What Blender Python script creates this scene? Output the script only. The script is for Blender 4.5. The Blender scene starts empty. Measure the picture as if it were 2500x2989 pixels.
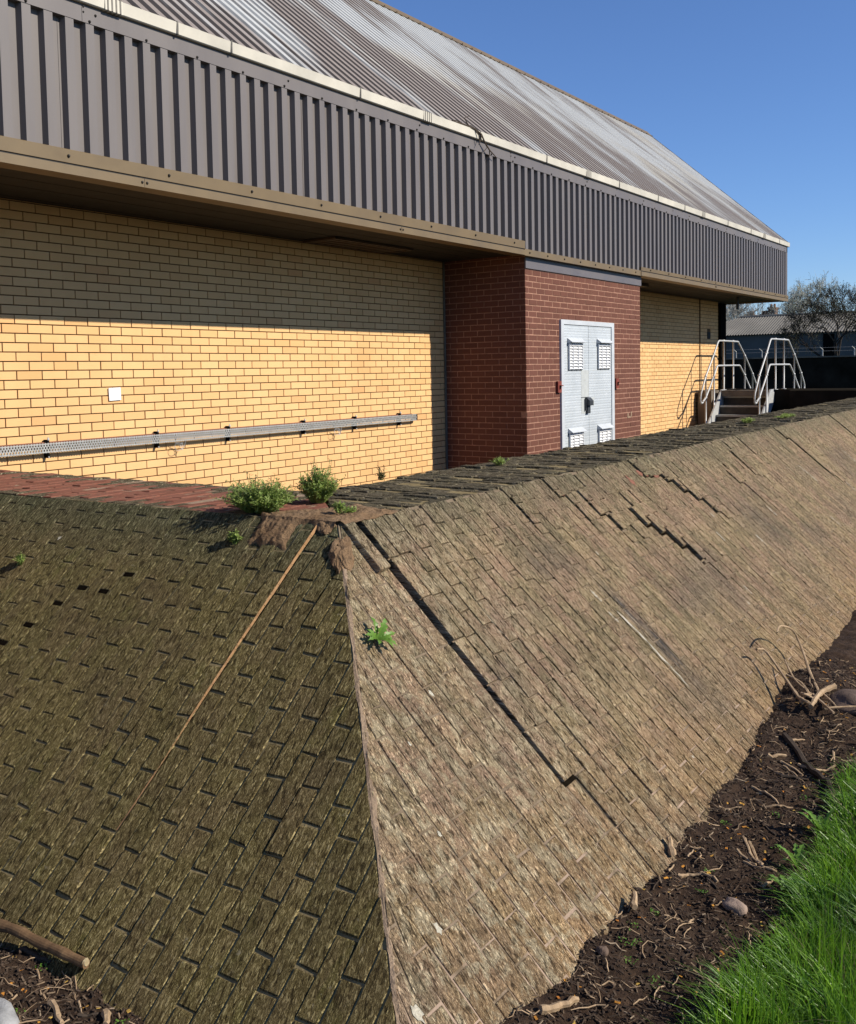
import bpy, math, random
from mathutils import Vector, Matrix, noise as mnoise
random.seed(7)
D = bpy.data
scene = bpy.context.scene
COL = scene.collection

# ------------------------------------------------------------------ camera
cd = D.cameras.new("camera")
cam = D.objects.new("camera", cd)
COL.objects.link(cam)
R3 = Matrix(((0.5793464918, 0.0574127154, -0.8130568384),
             (-0.8148736322, 0.0182777261, -0.5793504020),
             (-0.0184012496, 0.9981832020, 0.0573732444)))
cam.matrix_world = Matrix.Translation((0, 0, 1.8)) @ R3.to_4x4()
cd.sensor_fit = 'HORIZONTAL'
cd.sensor_width = 36.0
cd.lens = 2804.0 / 2500.0 * 36.0
cd.shift_x = 0.0
cd.shift_y = -0.0994
cd.clip_start = 0.05
cd.clip_end = 2000.0
scene.camera = cam

# ------------------------------------------------------------------ light
SUN = Vector((0.27, -1.0, 0.70)).normalized()
SUN_EL = math.asin(SUN.z)
SUN_AZ = math.atan2(SUN.x, SUN.y)
w = D.worlds.new("World")
scene.world = w
w.use_nodes = True
wn = w.node_tree
wn.nodes.clear()
sky = wn.nodes.new('ShaderNodeTexSky')
sky.sky_type = 'NISHITA'
sky.sun_disc = False
sky.sun_elevation = math.radians(34.0)
sky.sun_rotation = SUN_AZ
sky.altitude = 0.0
sky.air_density = 1.0
sky.dust_density = 0.0
sky.ozone_density = 6.0
bg = wn.nodes.new('ShaderNodeBackground')
bg.inputs[1].default_value = 0.087
wo = wn.nodes.new('ShaderNodeOutputWorld')
tint = wn.nodes.new('ShaderNodeMix')
tint.data_type = 'RGBA'; tint.blend_type = 'MULTIPLY'
tint.inputs[0].default_value = 1.0
tint.inputs[7].default_value = (0.92, 1.0, 1.20, 1.0)
wn.links.new(sky.outputs[0], tint.inputs[6])
wn.links.new(tint.outputs[2], bg.inputs[0])
wn.links.new(bg.outputs[0], wo.inputs[0])
sl = D.lights.new("sun", 'SUN')
sl.energy = 5.0
sl.angle = math.radians(0.5)
sl.color = (1.0, 0.93, 0.80)
so = D.objects.new("sun", sl)
COL.objects.link(so)
so.rotation_euler = (-SUN).to_track_quat('-Z', 'Y').to_euler()
so.location = (0, -20, 30)
scene.view_settings.view_transform = 'Standard'
scene.view_settings.look = 'None'
scene.view_settings.exposure = 0.45
scene.view_settings.gamma = 1.0

# ------------------------------------------------------------------ helpers
class MB:
    """collects polygons; build() links them as one mesh object"""
    def __init__(s):
        s.v = []; s.f = []; s.m = []; s.uv = []
    def add(s, pts, faces, mat=0, uv=None):
        o = len(s.v)
        s.v += [tuple(p) for p in pts]
        s.uv += (uv if uv else [(0.0, 0.0)] * len(pts))
        for f in faces:
            s.f.append([i + o for i in f]); s.m.append(mat)
    def box(s, a, b, mat=0):
        x0, y0, z0 = a; x1, y1, z1 = b
        p = [(x0,y0,z0),(x1,y0,z0),(x1,y1,z0),(x0,y1,z0),(x0,y0,z1),(x1,y0,z1),(x1,y1,z1),(x0,y1,z1)]
        s.add(p, [(0,3,2,1),(4,5,6,7),(0,1,5,4),(1,2,6,5),(2,3,7,6),(3,0,4,7)], mat,
              [(q[0]+q[1], q[2]) for q in p])
    def obox(s, c, ax, ay, az, mat=0):
        """oriented box: centre and three half-axes"""
        c, ax, ay, az = map(Vector, (c, ax, ay, az))
        p = [c+i*ax+j*ay+k*az for k in (-1,1) for i, j in ((-1,-1),(1,-1),(1,1),(-1,1))]
        s.add(p, [(0,3,2,1),(4,5,6,7),(0,1,5,4),(1,2,6,5),(2,3,7,6),(3,0,4,7)], mat)
    def prism(s, prof, axis, a0, a1, mat=0):
        """closed profile [(y,z)] swept along x (axis 'x') or [(x,z)] along y"""
        n = len(prof)
        if axis == 'x': p = [(a0,q[0],q[1]) for q in prof]+[(a1,q[0],q[1]) for q in prof]
        else: p = [(q[0],a0,q[1]) for q in prof]+[(q[0],a1,q[1]) for q in prof]
        f = [(i,(i+1)%n,n+(i+1)%n,n+i) for i in range(n)]+[tuple(range(n))[::-1],tuple(range(n,2*n))]
        s.add(p, f, mat)
    def tube(s, pts, r, n=6, mat=0, cap=True):
        """tube through pts, r a number or a list of radii"""
        pts = [Vector(p) for p in pts]
        m = len(pts)
        rr = r if isinstance(r, (list, tuple)) else [r]*m
        P = []; F = []
        up = Vector((0.13,0.31,0.94))
        for i, p in enumerate(pts):
            d = (pts[min(i+1,m-1)] - pts[max(i-1,0)])
            if d.length < 1e-9: d = Vector((0,0,1))
            d.normalize()
            a = d.cross(up)
            if a.length < 0.05: a = d.cross(Vector((1,0,0)))
            a.normalize(); b = d.cross(a)
            for k in range(n):
                t = 2*math.pi*k/n
                P.append(p + (a*math.cos(t)+b*math.sin(t))*rr[i])
        for i in range(m-1):
            for k in range(n):
                F.append((i*n+k, i*n+(k+1)%n, (i+1)*n+(k+1)%n, (i+1)*n+k))
        if cap:
            F.append(tuple(range(n))); F.append(tuple(range((m-1)*n, m*n))[::-1])
        s.add(P, F, mat)
    def ball(s, c, r, mat=0, nu=8, nv=5, sq=(1,1,1), jit=0.0):
        P = []; F = []
        for j in range(nv+1):
            ph = math.pi*j/nv
            for i in range(nu):
                th = 2*math.pi*i/nu
                d = Vector((math.sin(ph)*math.cos(th), math.sin(ph)*math.sin(th), math.cos(ph)))
                k = r*(1+jit*mnoise.noise(d*1.7+Vector(c)*3))
                P.append((c[0]+d.x*k*sq[0], c[1]+d.y*k*sq[1], c[2]+d.z*k*sq[2]))
        for j in range(nv):
            for i in range(nu):
                F.append((j*nu+i, (j+1)*nu+i, (j+1)*nu+(i+1)%nu, j*nu+(i+1)%nu))
        s.add(P, F, mat)
    def build(s, name, mats, parent=None, origin=None, smooth=False, link=True):
        me = D.meshes.new(name)
        if origin is None:
            origin = (0,0,0)
        ox, oy, oz = origin
        me.from_pydata([(p[0]-ox,p[1]-oy,p[2]-oz) for p in s.v], [], s.f)
        if not isinstance(mats, (list, tuple)): mats = [mats]
        for m in mats: me.materials.append(m)
        me.polygons.foreach_set('material_index', s.m)
        lay = me.uv_layers.new(name='UVMap')
        vi = [0]*len(me.loops)
        me.loops.foreach_get('vertex_index', vi)
        flat = []
        for i in vi: flat += s.uv[i]
        lay.data.foreach_set('uv', flat)
        if smooth: me.polygons.foreach_set('use_smooth', [True]*len(me.polygons))
        me.validate(); me.update()
        o = D.objects.new(name, me)
        COL.objects.link(o)
        if parent is None: o.location = origin
        else: o.parent = parent
        return o

def tag(o, label=None, cat=None, group=None, kind=None):
    if label: o['label'] = label
    if cat: o['category'] = cat
    if group: o['group'] = group
    if kind: o['kind'] = kind
    return o

def thing(name, label, cat, loc, group=None):
    o = D.objects.new(name, None)
    COL.objects.link(o)
    o.location = loc
    o.empty_display_size = 0.2
    return tag(o, label, cat, group)

# ------------------------------------------------------------------ materials
KA = 0.68      # albedo level common to all surfaces
class NT:
    def __init__(s, name):
        s.mat = D.materials.new(name); s.mat.use_nodes = True
        s.t = s.mat.node_tree; s.t.nodes.clear()
        s.out = s.n('ShaderNodeOutputMaterial')
        s.b = s.n('ShaderNodeBsdfPrincipled')
        s.l(s.b.outputs[0], s.out.inputs[0])
        s.b.inputs['Roughness'].default_value = 0.85
        s.b.inputs['Specular IOR Level'].default_value = 0.3
    def n(s, t, **k):
        x = s.t.nodes.new(t)
        for a, v in k.items(): setattr(x, a, v)
        return x
    def l(s, a, b): s.t.links.new(a, b)
    def set(s, inp, v):
        if hasattr(v, 'is_linked') or isinstance(v, bpy.types.NodeSocket): s.l(v, inp)
        else:
            if isinstance(v, (tuple, list)) and len(v) == 3 and inp.type == 'RGBA': v = (*v, 1)
            inp.default_value = v
    def coord(s, kind='Object', scale=(1,1,1), loc=(0,0,0), rot=(0,0,0)):
        c = s.n('ShaderNodeTexCoord'); m = s.n('ShaderNodeMapping')
        m.inputs['Scale'].default_value = scale; m.inputs['Location'].default_value = loc
        m.inputs['Rotation'].default_value = rot
        s.l(c.outputs[kind], m.inputs[0]); return m.outputs[0]
    def noise(s, vec, scale=1, detail=4, rough=0.55, dist=0.0):
        x = s.n('ShaderNodeTexNoise')
        s.l(vec, x.inputs['Vector']); x.inputs['Scale'].default_value = scale
        x.inputs['Detail'].default_value = detail; x.inputs['Roughness'].default_value = rough
        x.inputs['Distortion'].default_value = dist
        return x.outputs[0]
    def voro(s, vec, scale=1, feature='F1', out=0, rnd=1.0):
        x = s.n('ShaderNodeTexVoronoi', feature=feature)
        s.l(vec, x.inputs['Vector']); x.inputs['Scale'].default_value = scale
        x.inputs['Randomness'].default_value = rnd
        return x.outputs[out]
    def ramp(s, fac, stops, interp='LINEAR'):
        x = s.n('ShaderNodeValToRGB'); x.color_ramp.interpolation = interp
        e = x.color_ramp.elements
        while len(e) < len(stops): e.new(0.5)
        for i, (p, c) in enumerate(stops):
            e[i].position = p
            if not isinstance(c, (tuple, list)): c = (c,c,c)
            e[i].color = (*c[:3], 1)
        s.set(x.inputs[0], fac); return x.outputs[0]
    def mix(s, fac, a, b, mode='MIX'):
        x = s.n('ShaderNodeMix', data_type='RGBA', blend_type=mode)
        s.set(x.inputs[0], fac); s.set(x.inputs[6], a); s.set(x.inputs[7], b)
        return x.outputs[2]
    def math(s, op, a, b=0.0, c=0.0, clamp=False):
        x = s.n('ShaderNodeMath', operation=op, use_clamp=clamp)
        s.set(x.inputs[0], a); s.set(x.inputs[1], b); s.set(x.inputs[2], c)
        return x.outputs[0]
    def mapr(s, v, a, b, c=0.0, d=1.0):
        x = s.n('ShaderNodeMapRange'); s.set(x.inputs[0], v)
        x.inputs[1].default_value=a; x.inputs[2].default_value=b; x.inputs[3].default_value=c; x.inputs[4].default_value=d
        return x.outputs[0]
    def sep(s, v):
        x = s.n('ShaderNodeSeparateXYZ'); s.l(v, x.inputs[0]); return x.outputs
    def island(s):
        return s.n('ShaderNodeNewGeometry').outputs['Random Per Island']
    def bump(s, h, dist=0.005, strength=1.0, prev=None):
        x = s.n('ShaderNodeBump'); x.inputs['Strength'].default_value = strength
        x.inputs['Distance'].default_value = dist; s.set(x.inputs['Height'], h)
        if prev: s.l(prev, x.inputs['Normal'])
        s.l(x.outputs[0], s.b.inputs['Normal']); return x.outputs[0]
    def color(s, c):
        if isinstance(c, (tuple, list)): s.set(s.b.inputs['Base Color'], tuple(x*KA for x in c[:3]))
        else: s.set(s.b.inputs['Base Color'], s.mix(1.0, c, (KA, KA, KA), 'MULTIPLY'))
    def rough(s, c): s.set(s.b.inputs['Roughness'], c)
    def metal(s, c): s.set(s.b.inputs['Metallic'], c)

def plain(name, col, rough=0.7, metal=0.0, var=0.12, scale=8.0, bump=0.0, spec=0.3):
    m = NT(name)
    v = m.coord('Object')
    n = m.noise(v, scale, 5, 0.6)
    c2 = tuple(min(1, x*(1+var)) for x in col); c1 = tuple(x*(1-var) for x in col)
    m.color(m.ramp(n, [(0.3, c1), (0.7, c2)]))
    m.rough(m.mapr(n, 0.3, 0.7, max(0.05, rough-0.08), min(1, rough+0.08)))
    m.metal(metal); m.b.inputs['Specular IOR Level'].default_value = spec
    if bump: m.bump(m.noise(v, scale*6, 4, 0.6), bump)
    return m.mat

def mat_yellow():
    m = NT('yellow_brick')
    r = m.island(); v = m.coord('Object')
    base = m.ramp(r, [(0, (0.82,0.53,0.225)), (0.10,(0.86,0.575,0.25)), (0.5,(0.89,0.61,0.275)), (0.93,(0.91,0.635,0.29)), (0.985,(0.84,0.54,0.235)), (1,(0.80,0.49,0.21))])
    lines = m.noise(m.coord('Object', (9, 9, 230)), 1, 3, 0.7)
    blot = m.noise(v, 9, 5, 0.65)
    wash = m.noise(m.coord('Object', (1.6, 1.6, 0.35)), 1, 5, 0.6)
    base = m.mix(m.mapr(wash, 0.45, 0.70, 0, 0.30), base, (0.66,0.42,0.17))
    c = m.mix(m.mapr(lines, 0.56, 0.75, 0, 0.26), base, (0.46,0.27,0.11))
    c = m.mix(m.mapr(blot, 0.62, 0.8, 0, 0.35), c, (0.50,0.28,0.12))
    m.color(m.mix(1.0, c, (1.08, 0.965, 0.97), 'MULTIPLY')); m.rough(0.88)
    m.bump(m.math('ADD', lines, m.noise(v, 160, 3, 0.6)), 0.0012, 0.8)
    return m.mat

def mat_red():
    m = NT('red_brick')
    r = m.island(); v = m.coord('Object')
    base = m.ramp(r, [(0,(0.160,0.062,0.040)), (0.5,(0.178,0.070,0.046)), (1,(0.200,0.079,0.052))])
    n = m.noise(v, 60, 6, 0.7); big = m.noise(v, 1.3, 4, 0.6)
    c = m.mix(m.mapr(n, 0.35, 0.7, 0, 0.5), base, (0.130,0.038,0.024))
    c = m.mix(m.mapr(big, 0.45, 0.7, 0, 0.45), c, (0.195,0.078,0.046))
    m.color(c); m.rough(0.9); m.bump(m.noise(v, 90, 5, 0.7), 0.004, 1.0)
    return m.mat

def mat_batter(name, kind):
    m = NT(name)
    uv = m.coord('UV'); s, t, _ = m.sep(uv)
    isl = m.island()
    # the drag marks of the rustic face run slightly askew to the brick
    cx = m.n('ShaderNodeCombineXYZ')
    m.set(cx.inputs[0], m.math('ADD', m.math('ADD', s, m.math('MULTIPLY', t, 0.16)), m.math('MULTIPLY', isl, 37.0)))
    m.set(cx.inputs[1], m.math('ADD', t, m.math('MULTIPLY', isl, 91.0)))
    q = cx.outputs[0]
    def stretch(a, b, src, loc=(0,0,0)):
        mp = m.n('ShaderNodeMapping'); mp.inputs['Scale'].default_value = (a, b, 1); mp.inputs['Location'].default_value = loc
        m.l(src, mp.inputs[0]); return mp.outputs[0]
    n1 = m.noise(stretch(118, 36, q), 1, 4, 0.68, 0.4)
    n2 = m.noise(stretch(210, 55, q, (5,9,0)), 1, 2, 0.55, 0.4)
    n3 = m.noise(stretch(46, 14, q, (2,3,0)), 1, 3, 0.6, 0.4)
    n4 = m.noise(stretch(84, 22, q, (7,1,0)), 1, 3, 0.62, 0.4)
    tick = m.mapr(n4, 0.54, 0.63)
    r1 = m.mapr(m.math('ABSOLUTE', m.math('SUBTRACT', n1, 0.5)), 0.0, 0.075)
    r2 = m.mapr(m.math('ABSOLUTE', m.math('SUBTRACT', n2, 0.49)), 0.0, 0.06)
    h = m.math('ADD', m.math('MULTIPLY', r1, 0.45), m.math('MULTIPLY', r2, 0.25))
    h = m.math('ADD', h, m.math('MULTIPLY', m.mapr(n1, 0.35, 0.65), 0.45))
    h = m.math('ADD', h, m.math('MULTIPLY', m.mapr(n3, 0.3, 0.7), 0.22))
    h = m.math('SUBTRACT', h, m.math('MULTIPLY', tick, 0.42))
    ridge = m.mapr(h, 0.10, 1.15)  # colour ramps darken creases and lighten ridges, painting the raking light
    patch = m.noise(uv, 3.2, 5, 0.62, 0.4)
    patch2 = m.noise(stretch(9, 4, uv), 1, 5, 0.65, 0.3)
    spots = m.noise(stretch(24, 15, q), 1, 4, 0.65)
    blot = m.noise(stretch(46, 34, uv), 1, 4, 0.7)
    wide = m.noise(stretch(0.9, 1.6, uv), 1, 3, 0.5)
    lich = m.noise(stretch(17, 11, uv, (3,8,0)), 1, 5, 0.66, 0.3)
    if kind == 'moss':
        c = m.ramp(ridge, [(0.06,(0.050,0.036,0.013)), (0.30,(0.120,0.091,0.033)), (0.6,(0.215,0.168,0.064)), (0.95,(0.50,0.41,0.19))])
        c = m.mix(m.mapr(patch, 0.42, 0.66, 0, 0.6), c, m.ramp(ridge, [(0.06,(0.070,0.047,0.024)), (0.6,(0.205,0.142,0.078)), (0.95,(0.35,0.26,0.15))]))
        c = m.mix(m.mapr(patch2, 0.56, 0.72, 0, 0.6), c, m.ramp(ridge, [(0.06,(0.062,0.060,0.014)), (0.6,(0.195,0.180,0.048)), (0.95,(0.34,0.32,0.11))]))
        c = m.mix(m.mapr(m.math('ADD', t, m.math('MULTIPLY', patch, 0.3)), 0.15, 0.55, 0.7, 0.0), c, m.ramp(ridge, [(0.1,(0.028,0.034,0.020)), (0.6,(0.11,0.125,0.075)), (0.95,(0.27,0.29,0.19))]))
        c = m.mix(m.math('MULTIPLY', m.mapr(blot, 0.60, 0.68, 0, 0.7), m.mapr(patch2, 0.48, 0.6)), c, (0.52,0.46,0.32))
        c = m.mix(0.35, c, m.ramp(isl, [(0,(0.45,0.45,0.45)),(1,(1.15,1.1,1.05))]), 'MULTIPLY')
    else:
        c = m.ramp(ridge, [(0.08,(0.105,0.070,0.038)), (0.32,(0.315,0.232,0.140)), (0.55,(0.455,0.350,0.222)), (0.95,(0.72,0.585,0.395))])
        c = m.mix(m.mapr(patch, 0.42, 0.58, 0, 0.85), c, m.ramp(ridge, [(0.1,(0.13,0.080,0.055)), (0.5,(0.43,0.295,0.215)), (0.95,(0.66,0.480,0.355))]))
        c = m.mix(m.mapr(patch2, 0.49, 0.60, 0, 0.75), c, m.ramp(ridge, [(0.1,(0.065,0.062,0.034)), (0.5,(0.255,0.213,0.128)), (0.95,(0.52,0.445,0.280))]))
        top = m.mapr(m.math('ADD', t, m.math('MULTIPLY', patch, 0.35)), 0.15, 0.50, 0.8, 0.0)
        if kind == 'cope': top = 0.85
        c = m.mix(top, c, m.ramp(ridge, [(0.1,(0.050,0.050,0.034)), (0.5,(0.165,0.158,0.110)), (0.95,(0.38,0.36,0.26))]) if kind != 'cope' else m.ramp(ridge, [(0.1,(0.030,0.027,0.016)), (0.5,(0.120,0.105,0.060)), (0.95,(0.40,0.355,0.235))]))
        if kind != 'cope':
            c = m.mix(m.mapr(m.math('ADD', t, m.math('MULTIPLY', patch2, 0.6)), 1.45, 2.0, 0.0, 0.65), c, m.ramp(ridge, [(0.1,(0.18,0.095,0.045)), (0.5,(0.48,0.315,0.165)), (0.95,(0.68,0.49,0.29))]))
            c = m.mix(m.math('MULTIPLY', m.mapr(wide, 0.50, 0.64, 0, 0.6), m.mapr(t, 0.1, 0.6)), c, m.ramp(ridge, [(0.1,(0.060,0.046,0.040)), (0.5,(0.225,0.175,0.145)), (0.95,(0.42,0.345,0.29))]))
            near = m.mapr(s, 0.9, -0.6, 0.15, 1)
            c = m.mix(m.math('MULTIPLY', near, m.mapr(lich, 0.50, 0.58, 0, 0.85)), c, m.ramp(ridge, [(0.1,(0.25,0.205,0.13)), (0.5,(0.66,0.575,0.405)), (0.95,(0.86,0.76,0.56))]))
        lng = m.noise(stretch(13, 1.7, uv), 1, 5, 0.68, 0.3)
        c = m.mix(m.mapr(lng, 0.50, 0.66, 0, 0.62), c, m.ramp(ridge, [(0.1,(0.055,0.042,0.024)), (0.5,(0.200,0.160,0.098)), (0.95,(0.46,0.385,0.255))]))
        c = m.mix(m.mapr(blot, 0.64, 0.70, 0, 0.75), c, (0.64,0.57,0.42))
        c = m.mix(0.5, c, m.ramp(isl, [(0,(0.60,0.58,0.57)),(0.5,(1.0,0.95,0.93)),(1,(1.22,1.16,1.08))]), 'MULTIPLY')
    if kind == 'buff': c = m.mix(1.0, c, (1.13, 1.075, 0.97), 'MULTIPLY')
    c = m.mix(m.math('MULTIPLY', tick, 0.35 if kind == 'moss' else 0.55), c, (0.050,0.040,0.022) if kind != 'buff' else (0.085,0.066,0.042))  # grooves darkened in colour too, painting the shade in them
    if kind == 'buff':
        # soot stains running down two joints
        jig = m.math('MULTIPLY', m.math('SUBTRACT', m.noise(stretch(14, 5, uv), 1, 4, 0.65), 0.5), 0.16)
        for (ss, t0, t1, wd, amt) in ((1.385, 0.60, 1.45, 0.085, 1.0), (4.0, 0.45, 1.15, 0.42, 0.55), (1.15, 0.15, 0.75, 0.30, 0.30), (7.2, 0.3, 1.2, 0.6, 0.4)):
            a = m.mapr(m.math('ABSOLUTE', m.math('ADD', m.math('SUBTRACT', s, ss), jig)), wd*0.25, wd, 1.0, 0.0)
            a = m.math('MULTIPLY', a, m.math('MULTIPLY', m.mapr(t, t0, t0+0.25), m.mapr(t, t1-0.2, t1, 1.0, 0.0)))
            a = m.math('MULTIPLY', a, m.mapr(m.noise(stretch(40, 5, uv), 1, 4, 0.6), 0.35, 0.6, 0.25, 1.0))
            c = m.mix(m.math('MULTIPLY', a, amt), c, m.ramp(ridge, [(0.1,(0.050,0.042,0.036)), (0.95,(0.23,0.195,0.165))]))
    m.color(c); m.rough(0.95); m.b.inputs['Specular IOR Level'].default_value = 0.10
    m.bump(h, 0.0095 if kind == 'moss' else 0.0095, 1.0)
    return m.mat

def mat_mortar(name, c1, c2, dark=(0.05,0.04,0.028), bump=0.004, foot=None):
    m = NT(name)
    v = m.coord('Object')
    n = m.noise(v, 7, 5, 0.65); f = m.noise(v, 70, 5, 0.7); w2 = m.noise(v, 28, 5, 0.7)
    c = m.mix(m.mapr(n, 0.35, 0.65), c1, c2)
    c = m.mix(m.mapr(w2, 0.52, 0.68, 0, 0.65), c, dark)
    c = m.mix(m.mapr(f, 0.55, 0.75, 0, 0.5), c, tuple(min(1, x*1.6) for x in c2))
    if foot:
        t = m.sep(m.coord('UV'))[1]
        c = m.mix(m.math('MULTIPLY', m.mapr(t, 1.40, 1.62), m.mapr(n, 0.42, 0.56)), c, foot)
    m.color(c); m.rough(0.95); m.b.inputs['Specular IOR Level'].default_value = 0.12
    m.bump(m.math('ADD', f, w2), bump, 1.0)
    return m.mat

def mat_roof(name, shift, lum):
    m = NT(name)
    uv = m.coord('UV'); s, t, _ = m.sep(uv)
    def st(a, b, loc=(0,0,0)):
        mp = m.n('ShaderNodeMapping'); mp.inputs['Scale'].default_value = (a, b, 1); mp.inputs['Location'].default_value = loc
        m.l(uv, mp.inputs[0]); return mp.outputs[0]
    streak = m.noise(st(5.5, 0.28), 1, 5, 0.72, 0.2)
    rib = m.noise(st(14, 0.10, (3,7,0)), 1, 3, 0.7)
    fine = m.noise(st(45, 1.2), 1, 5, 0.7)
    sheet = m.noise(st(0.85, 0.05, (9,2,0)), 1, 2, 0.4)
    up = m.mapr(t, 0.2, 2.6, -0.10, 0.06)
    far = m.mapr(s, 6, 20, -0.03, 0.05)
    broad = m.noise(st(1.15, 0.30, (2,5,0)), 1, 4, 0.55)
    k = m.math('ADD', m.math('ADD', m.math('MULTIPLY', streak, 0.55), m.math('MULTIPLY', rib, 0.30)), m.math('SUBTRACT', m.math('MULTIPLY', broad, 0.95), 0.345))
    k = m.math('ADD', k, m.math('MULTIPLY', sheet, 0.12))
    k = m.math('ADD', m.math('ADD', k, up), far)
    k = m.math('ADD', k, m.math('ADD', m.math('MULTIPLY', m.math('SUBTRACT', fine, 0.5), 0.10), shift))
    brown = m.mix(fine, tuple(x*lum for x in (0.150,0.122,0.105)), tuple(x*lum for x in (0.235,0.200,0.175)))
    white = m.mix(fine, (0.46,0.47,0.46), (0.70,0.70,0.68))
    cream = m.noise(st(0.5, 0.35, (4,1,0)), 1, 3, 0.5)
    white = m.mix(m.mapr(cream, 0.54, 0.66, 0, 0.7), white, (0.56,0.50,0.40))
    c = m.mix(m.mapr(k, 0.55, 0.72), brown, white)
    m.color(c); m.rough(m.mapr(fine, 0.3, 0.7, 0.5, 0.75)); m.b.inputs['Specular IOR Level'].default_value = 0.35
    return m.mat

def mat_cladding():
    m = NT('grey_brown_cladding')
    v = m.coord('Object')
    n = m.noise(m.coord('Object', (3,3,0.6)), 1, 5, 0.6); f = m.noise(v, 50, 4, 0.7)
    c = m.mix(m.mapr(n, 0.3, 0.7), (0.168,0.145,0.138), (0.200,0.175,0.168))
    c = m.mix(m.mapr(f, 0.66, 0.8, 0, 0.25), c, (0.30,0.28,0.27))
    m.color(c); m.rough(m.mapr(n, 0.3, 0.7, 0.42, 0.58)); m.b.inputs['Specular IOR Level'].default_value = 0.4
    return m.mat

def mat_door():
    m = NT('chequer_plate')
    v = m.coord('Object')
    mp = m.n('ShaderNodeMapping'); mp.inputs['Scale'].default_value = (28,28,28); m.l(v, mp.inputs[0])
    x, y, z = m.sep(mp.outputs[0])
    # tread pattern: staggered diagonal lozenges
    row = m.math('FLOOR', z); odd = m.math('MODULO', row, 2.0)
    fx = m.math('SUBTRACT', m.math('FRACT', m.math('ADD', x, m.math('MULTIPLY', odd, 0.5))), 0.5)
    fz = m.math('SUBTRACT', m.math('FRACT', z), 0.5)
    sgn = m.math('SUBTRACT', m.math('MULTIPLY', odd, 2.0), 1.0)
    u = m.math('ADD', fx, m.math('MULTIPLY', m.math('MULTIPLY', fz, sgn), 0.55))
    d = m.math('ADD', m.math('POWER', m.math('MULTIPLY', u, 5.0), 2.0), m.math('POWER', m.math('MULTIPLY', fz, 2.3), 2.0))
    h = m.math('SUBTRACT', 1.0, d, clamp=True)
    n = m.noise(v, 2.2, 5, 0.6); big = m.noise(m.coord('Object', (1.5,1.5,5)), 1, 4, 0.6)
    c = m.mix(m.mapr(n, 0.3, 0.7), (0.60,0.645,0.675), (0.74,0.785,0.815))
    c = m.mix(m.math('MULTIPLY', h, 0.5), c, (0.92,0.96,0.98))
    c = m.mix(m.mapr(m.noise(v, 16, 4, 0.6), 0.66, 0.75, 0, 0.6), c, (0.98,0.98,0.98))
    m.color(c); m.rough(0.45); m.b.inputs['Metallic'].default_value = 0.15
    m.bump(h, 0.006, 1.0)
    return m.mat

def mat_soil():
    m = NT('dark_soil')
    v = m.coord('Object')
    a = m.noise(v, 24, 8, 0.75); b = m.noise(v, 3, 4, 0.6); f = m.noise(v, 140, 5, 0.7)
    c = m.ramp(a, [(0.3,(0.018,0.010,0.006)), (0.48,(0.052,0.029,0.017)), (0.64,(0.105,0.062,0.036)), (0.8,(0.21,0.13,0.075))])
    c = m.mix(m.mapr(b, 0.45, 0.7, 0, 0.5), c, (0.095,0.060,0.038))
    c = m.mix(m.mapr(f, 0.66, 0.76, 0, 0.7), c, (0.28,0.185,0.11))
    m.color(c); m.rough(0.95); m.b.inputs['Specular IOR Level'].default_value = 0.2
    m.bump(m.math('ADD', a, m.math('MULTIPLY', f, 0.5)), 0.016, 1.0)
    return m.mat

def mat_leaf(name, a, b, rough=0.55, trans=0.25):
    m = NT(name)
    isl = m.island(); v = m.coord('Object')
    c = m.mix(isl, a, b)
    c = m.mix(m.mapr(m.noise(v, 60, 3, 0.6), 0.35, 0.65, 0, 0.35), c, tuple(x*0.6 for x in a))
    m.color(c); m.rough(rough); m.b.inputs['Specular IOR Level'].default_value = 0.4
    tr = m.n('ShaderNodeBsdfTranslucent'); m.set(tr.inputs[0], c)
    ms = m.n('ShaderNodeMixShader'); ms.inputs[0].default_value = trans
    m.l(m.b.outputs[0], ms.inputs[1]); m.l(tr.outputs[0], ms.inputs[2]); m.l(ms.outputs[0], m.out.inputs[0])
    return m.mat

def mat_chips(name, stops, rough=0.9):
    m = NT(name)
    m.color(m.mix(m.mapr(m.noise(m.coord('Object'), 90, 3, 0.6), 0.4, 0.7, 0, 0.5), m.ramp(m.island(), stops), (0.04,0.028,0.02)))
    m.rough(rough); return m.mat

def mat_bark(name, a, b, scale=60):
    m = NT(name)
    v = m.coord('Object')
    n = m.noise(v, scale, 5, 0.7); g = m.noise(v, scale*0.2, 3, 0.5)
    m.color(m.mix(m.mapr(g, 0.4, 0.65, 0, 0.5), m.ramp(n, [(0.3, a), (0.7, b)]), tuple(x*0.55 for x in a)))
    m.rough(0.9); m.bump(n, 0.003, 0.8); return m.mat

M = {}
M['yellow'] = mat_yellow(); M['red'] = mat_red()
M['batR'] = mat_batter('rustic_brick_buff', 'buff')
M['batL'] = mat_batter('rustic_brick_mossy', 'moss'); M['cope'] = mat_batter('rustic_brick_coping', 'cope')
M['ymortar'] = plain('brown_mortar', (0.15,0.083,0.034), 0.95, 0, 0.25, 30)
M['rmortar'] = plain('pink_mortar', (0.44,0.235,0.160), 0.95, 0, 0.25, 20)
M['bmortar'] = mat_mortar('grey_brown_mortar', (0.17,0.125,0.080), (0.28,0.212,0.145), (0.06,0.043,0.027), 0.004, (0.46,0.335,0.25))
M['lmortar'] = mat_mortar('mossy_mortar', (0.27,0.205,0.10), (0.37,0.29,0.15), (0.09,0.066,0.03))
M['hmortar'] = mat_mortar('pink_hip_mortar', (0.36,0.255,0.165), (0.47,0.34,0.235), (0.20,0.145,0.09), 0.008)
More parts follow.
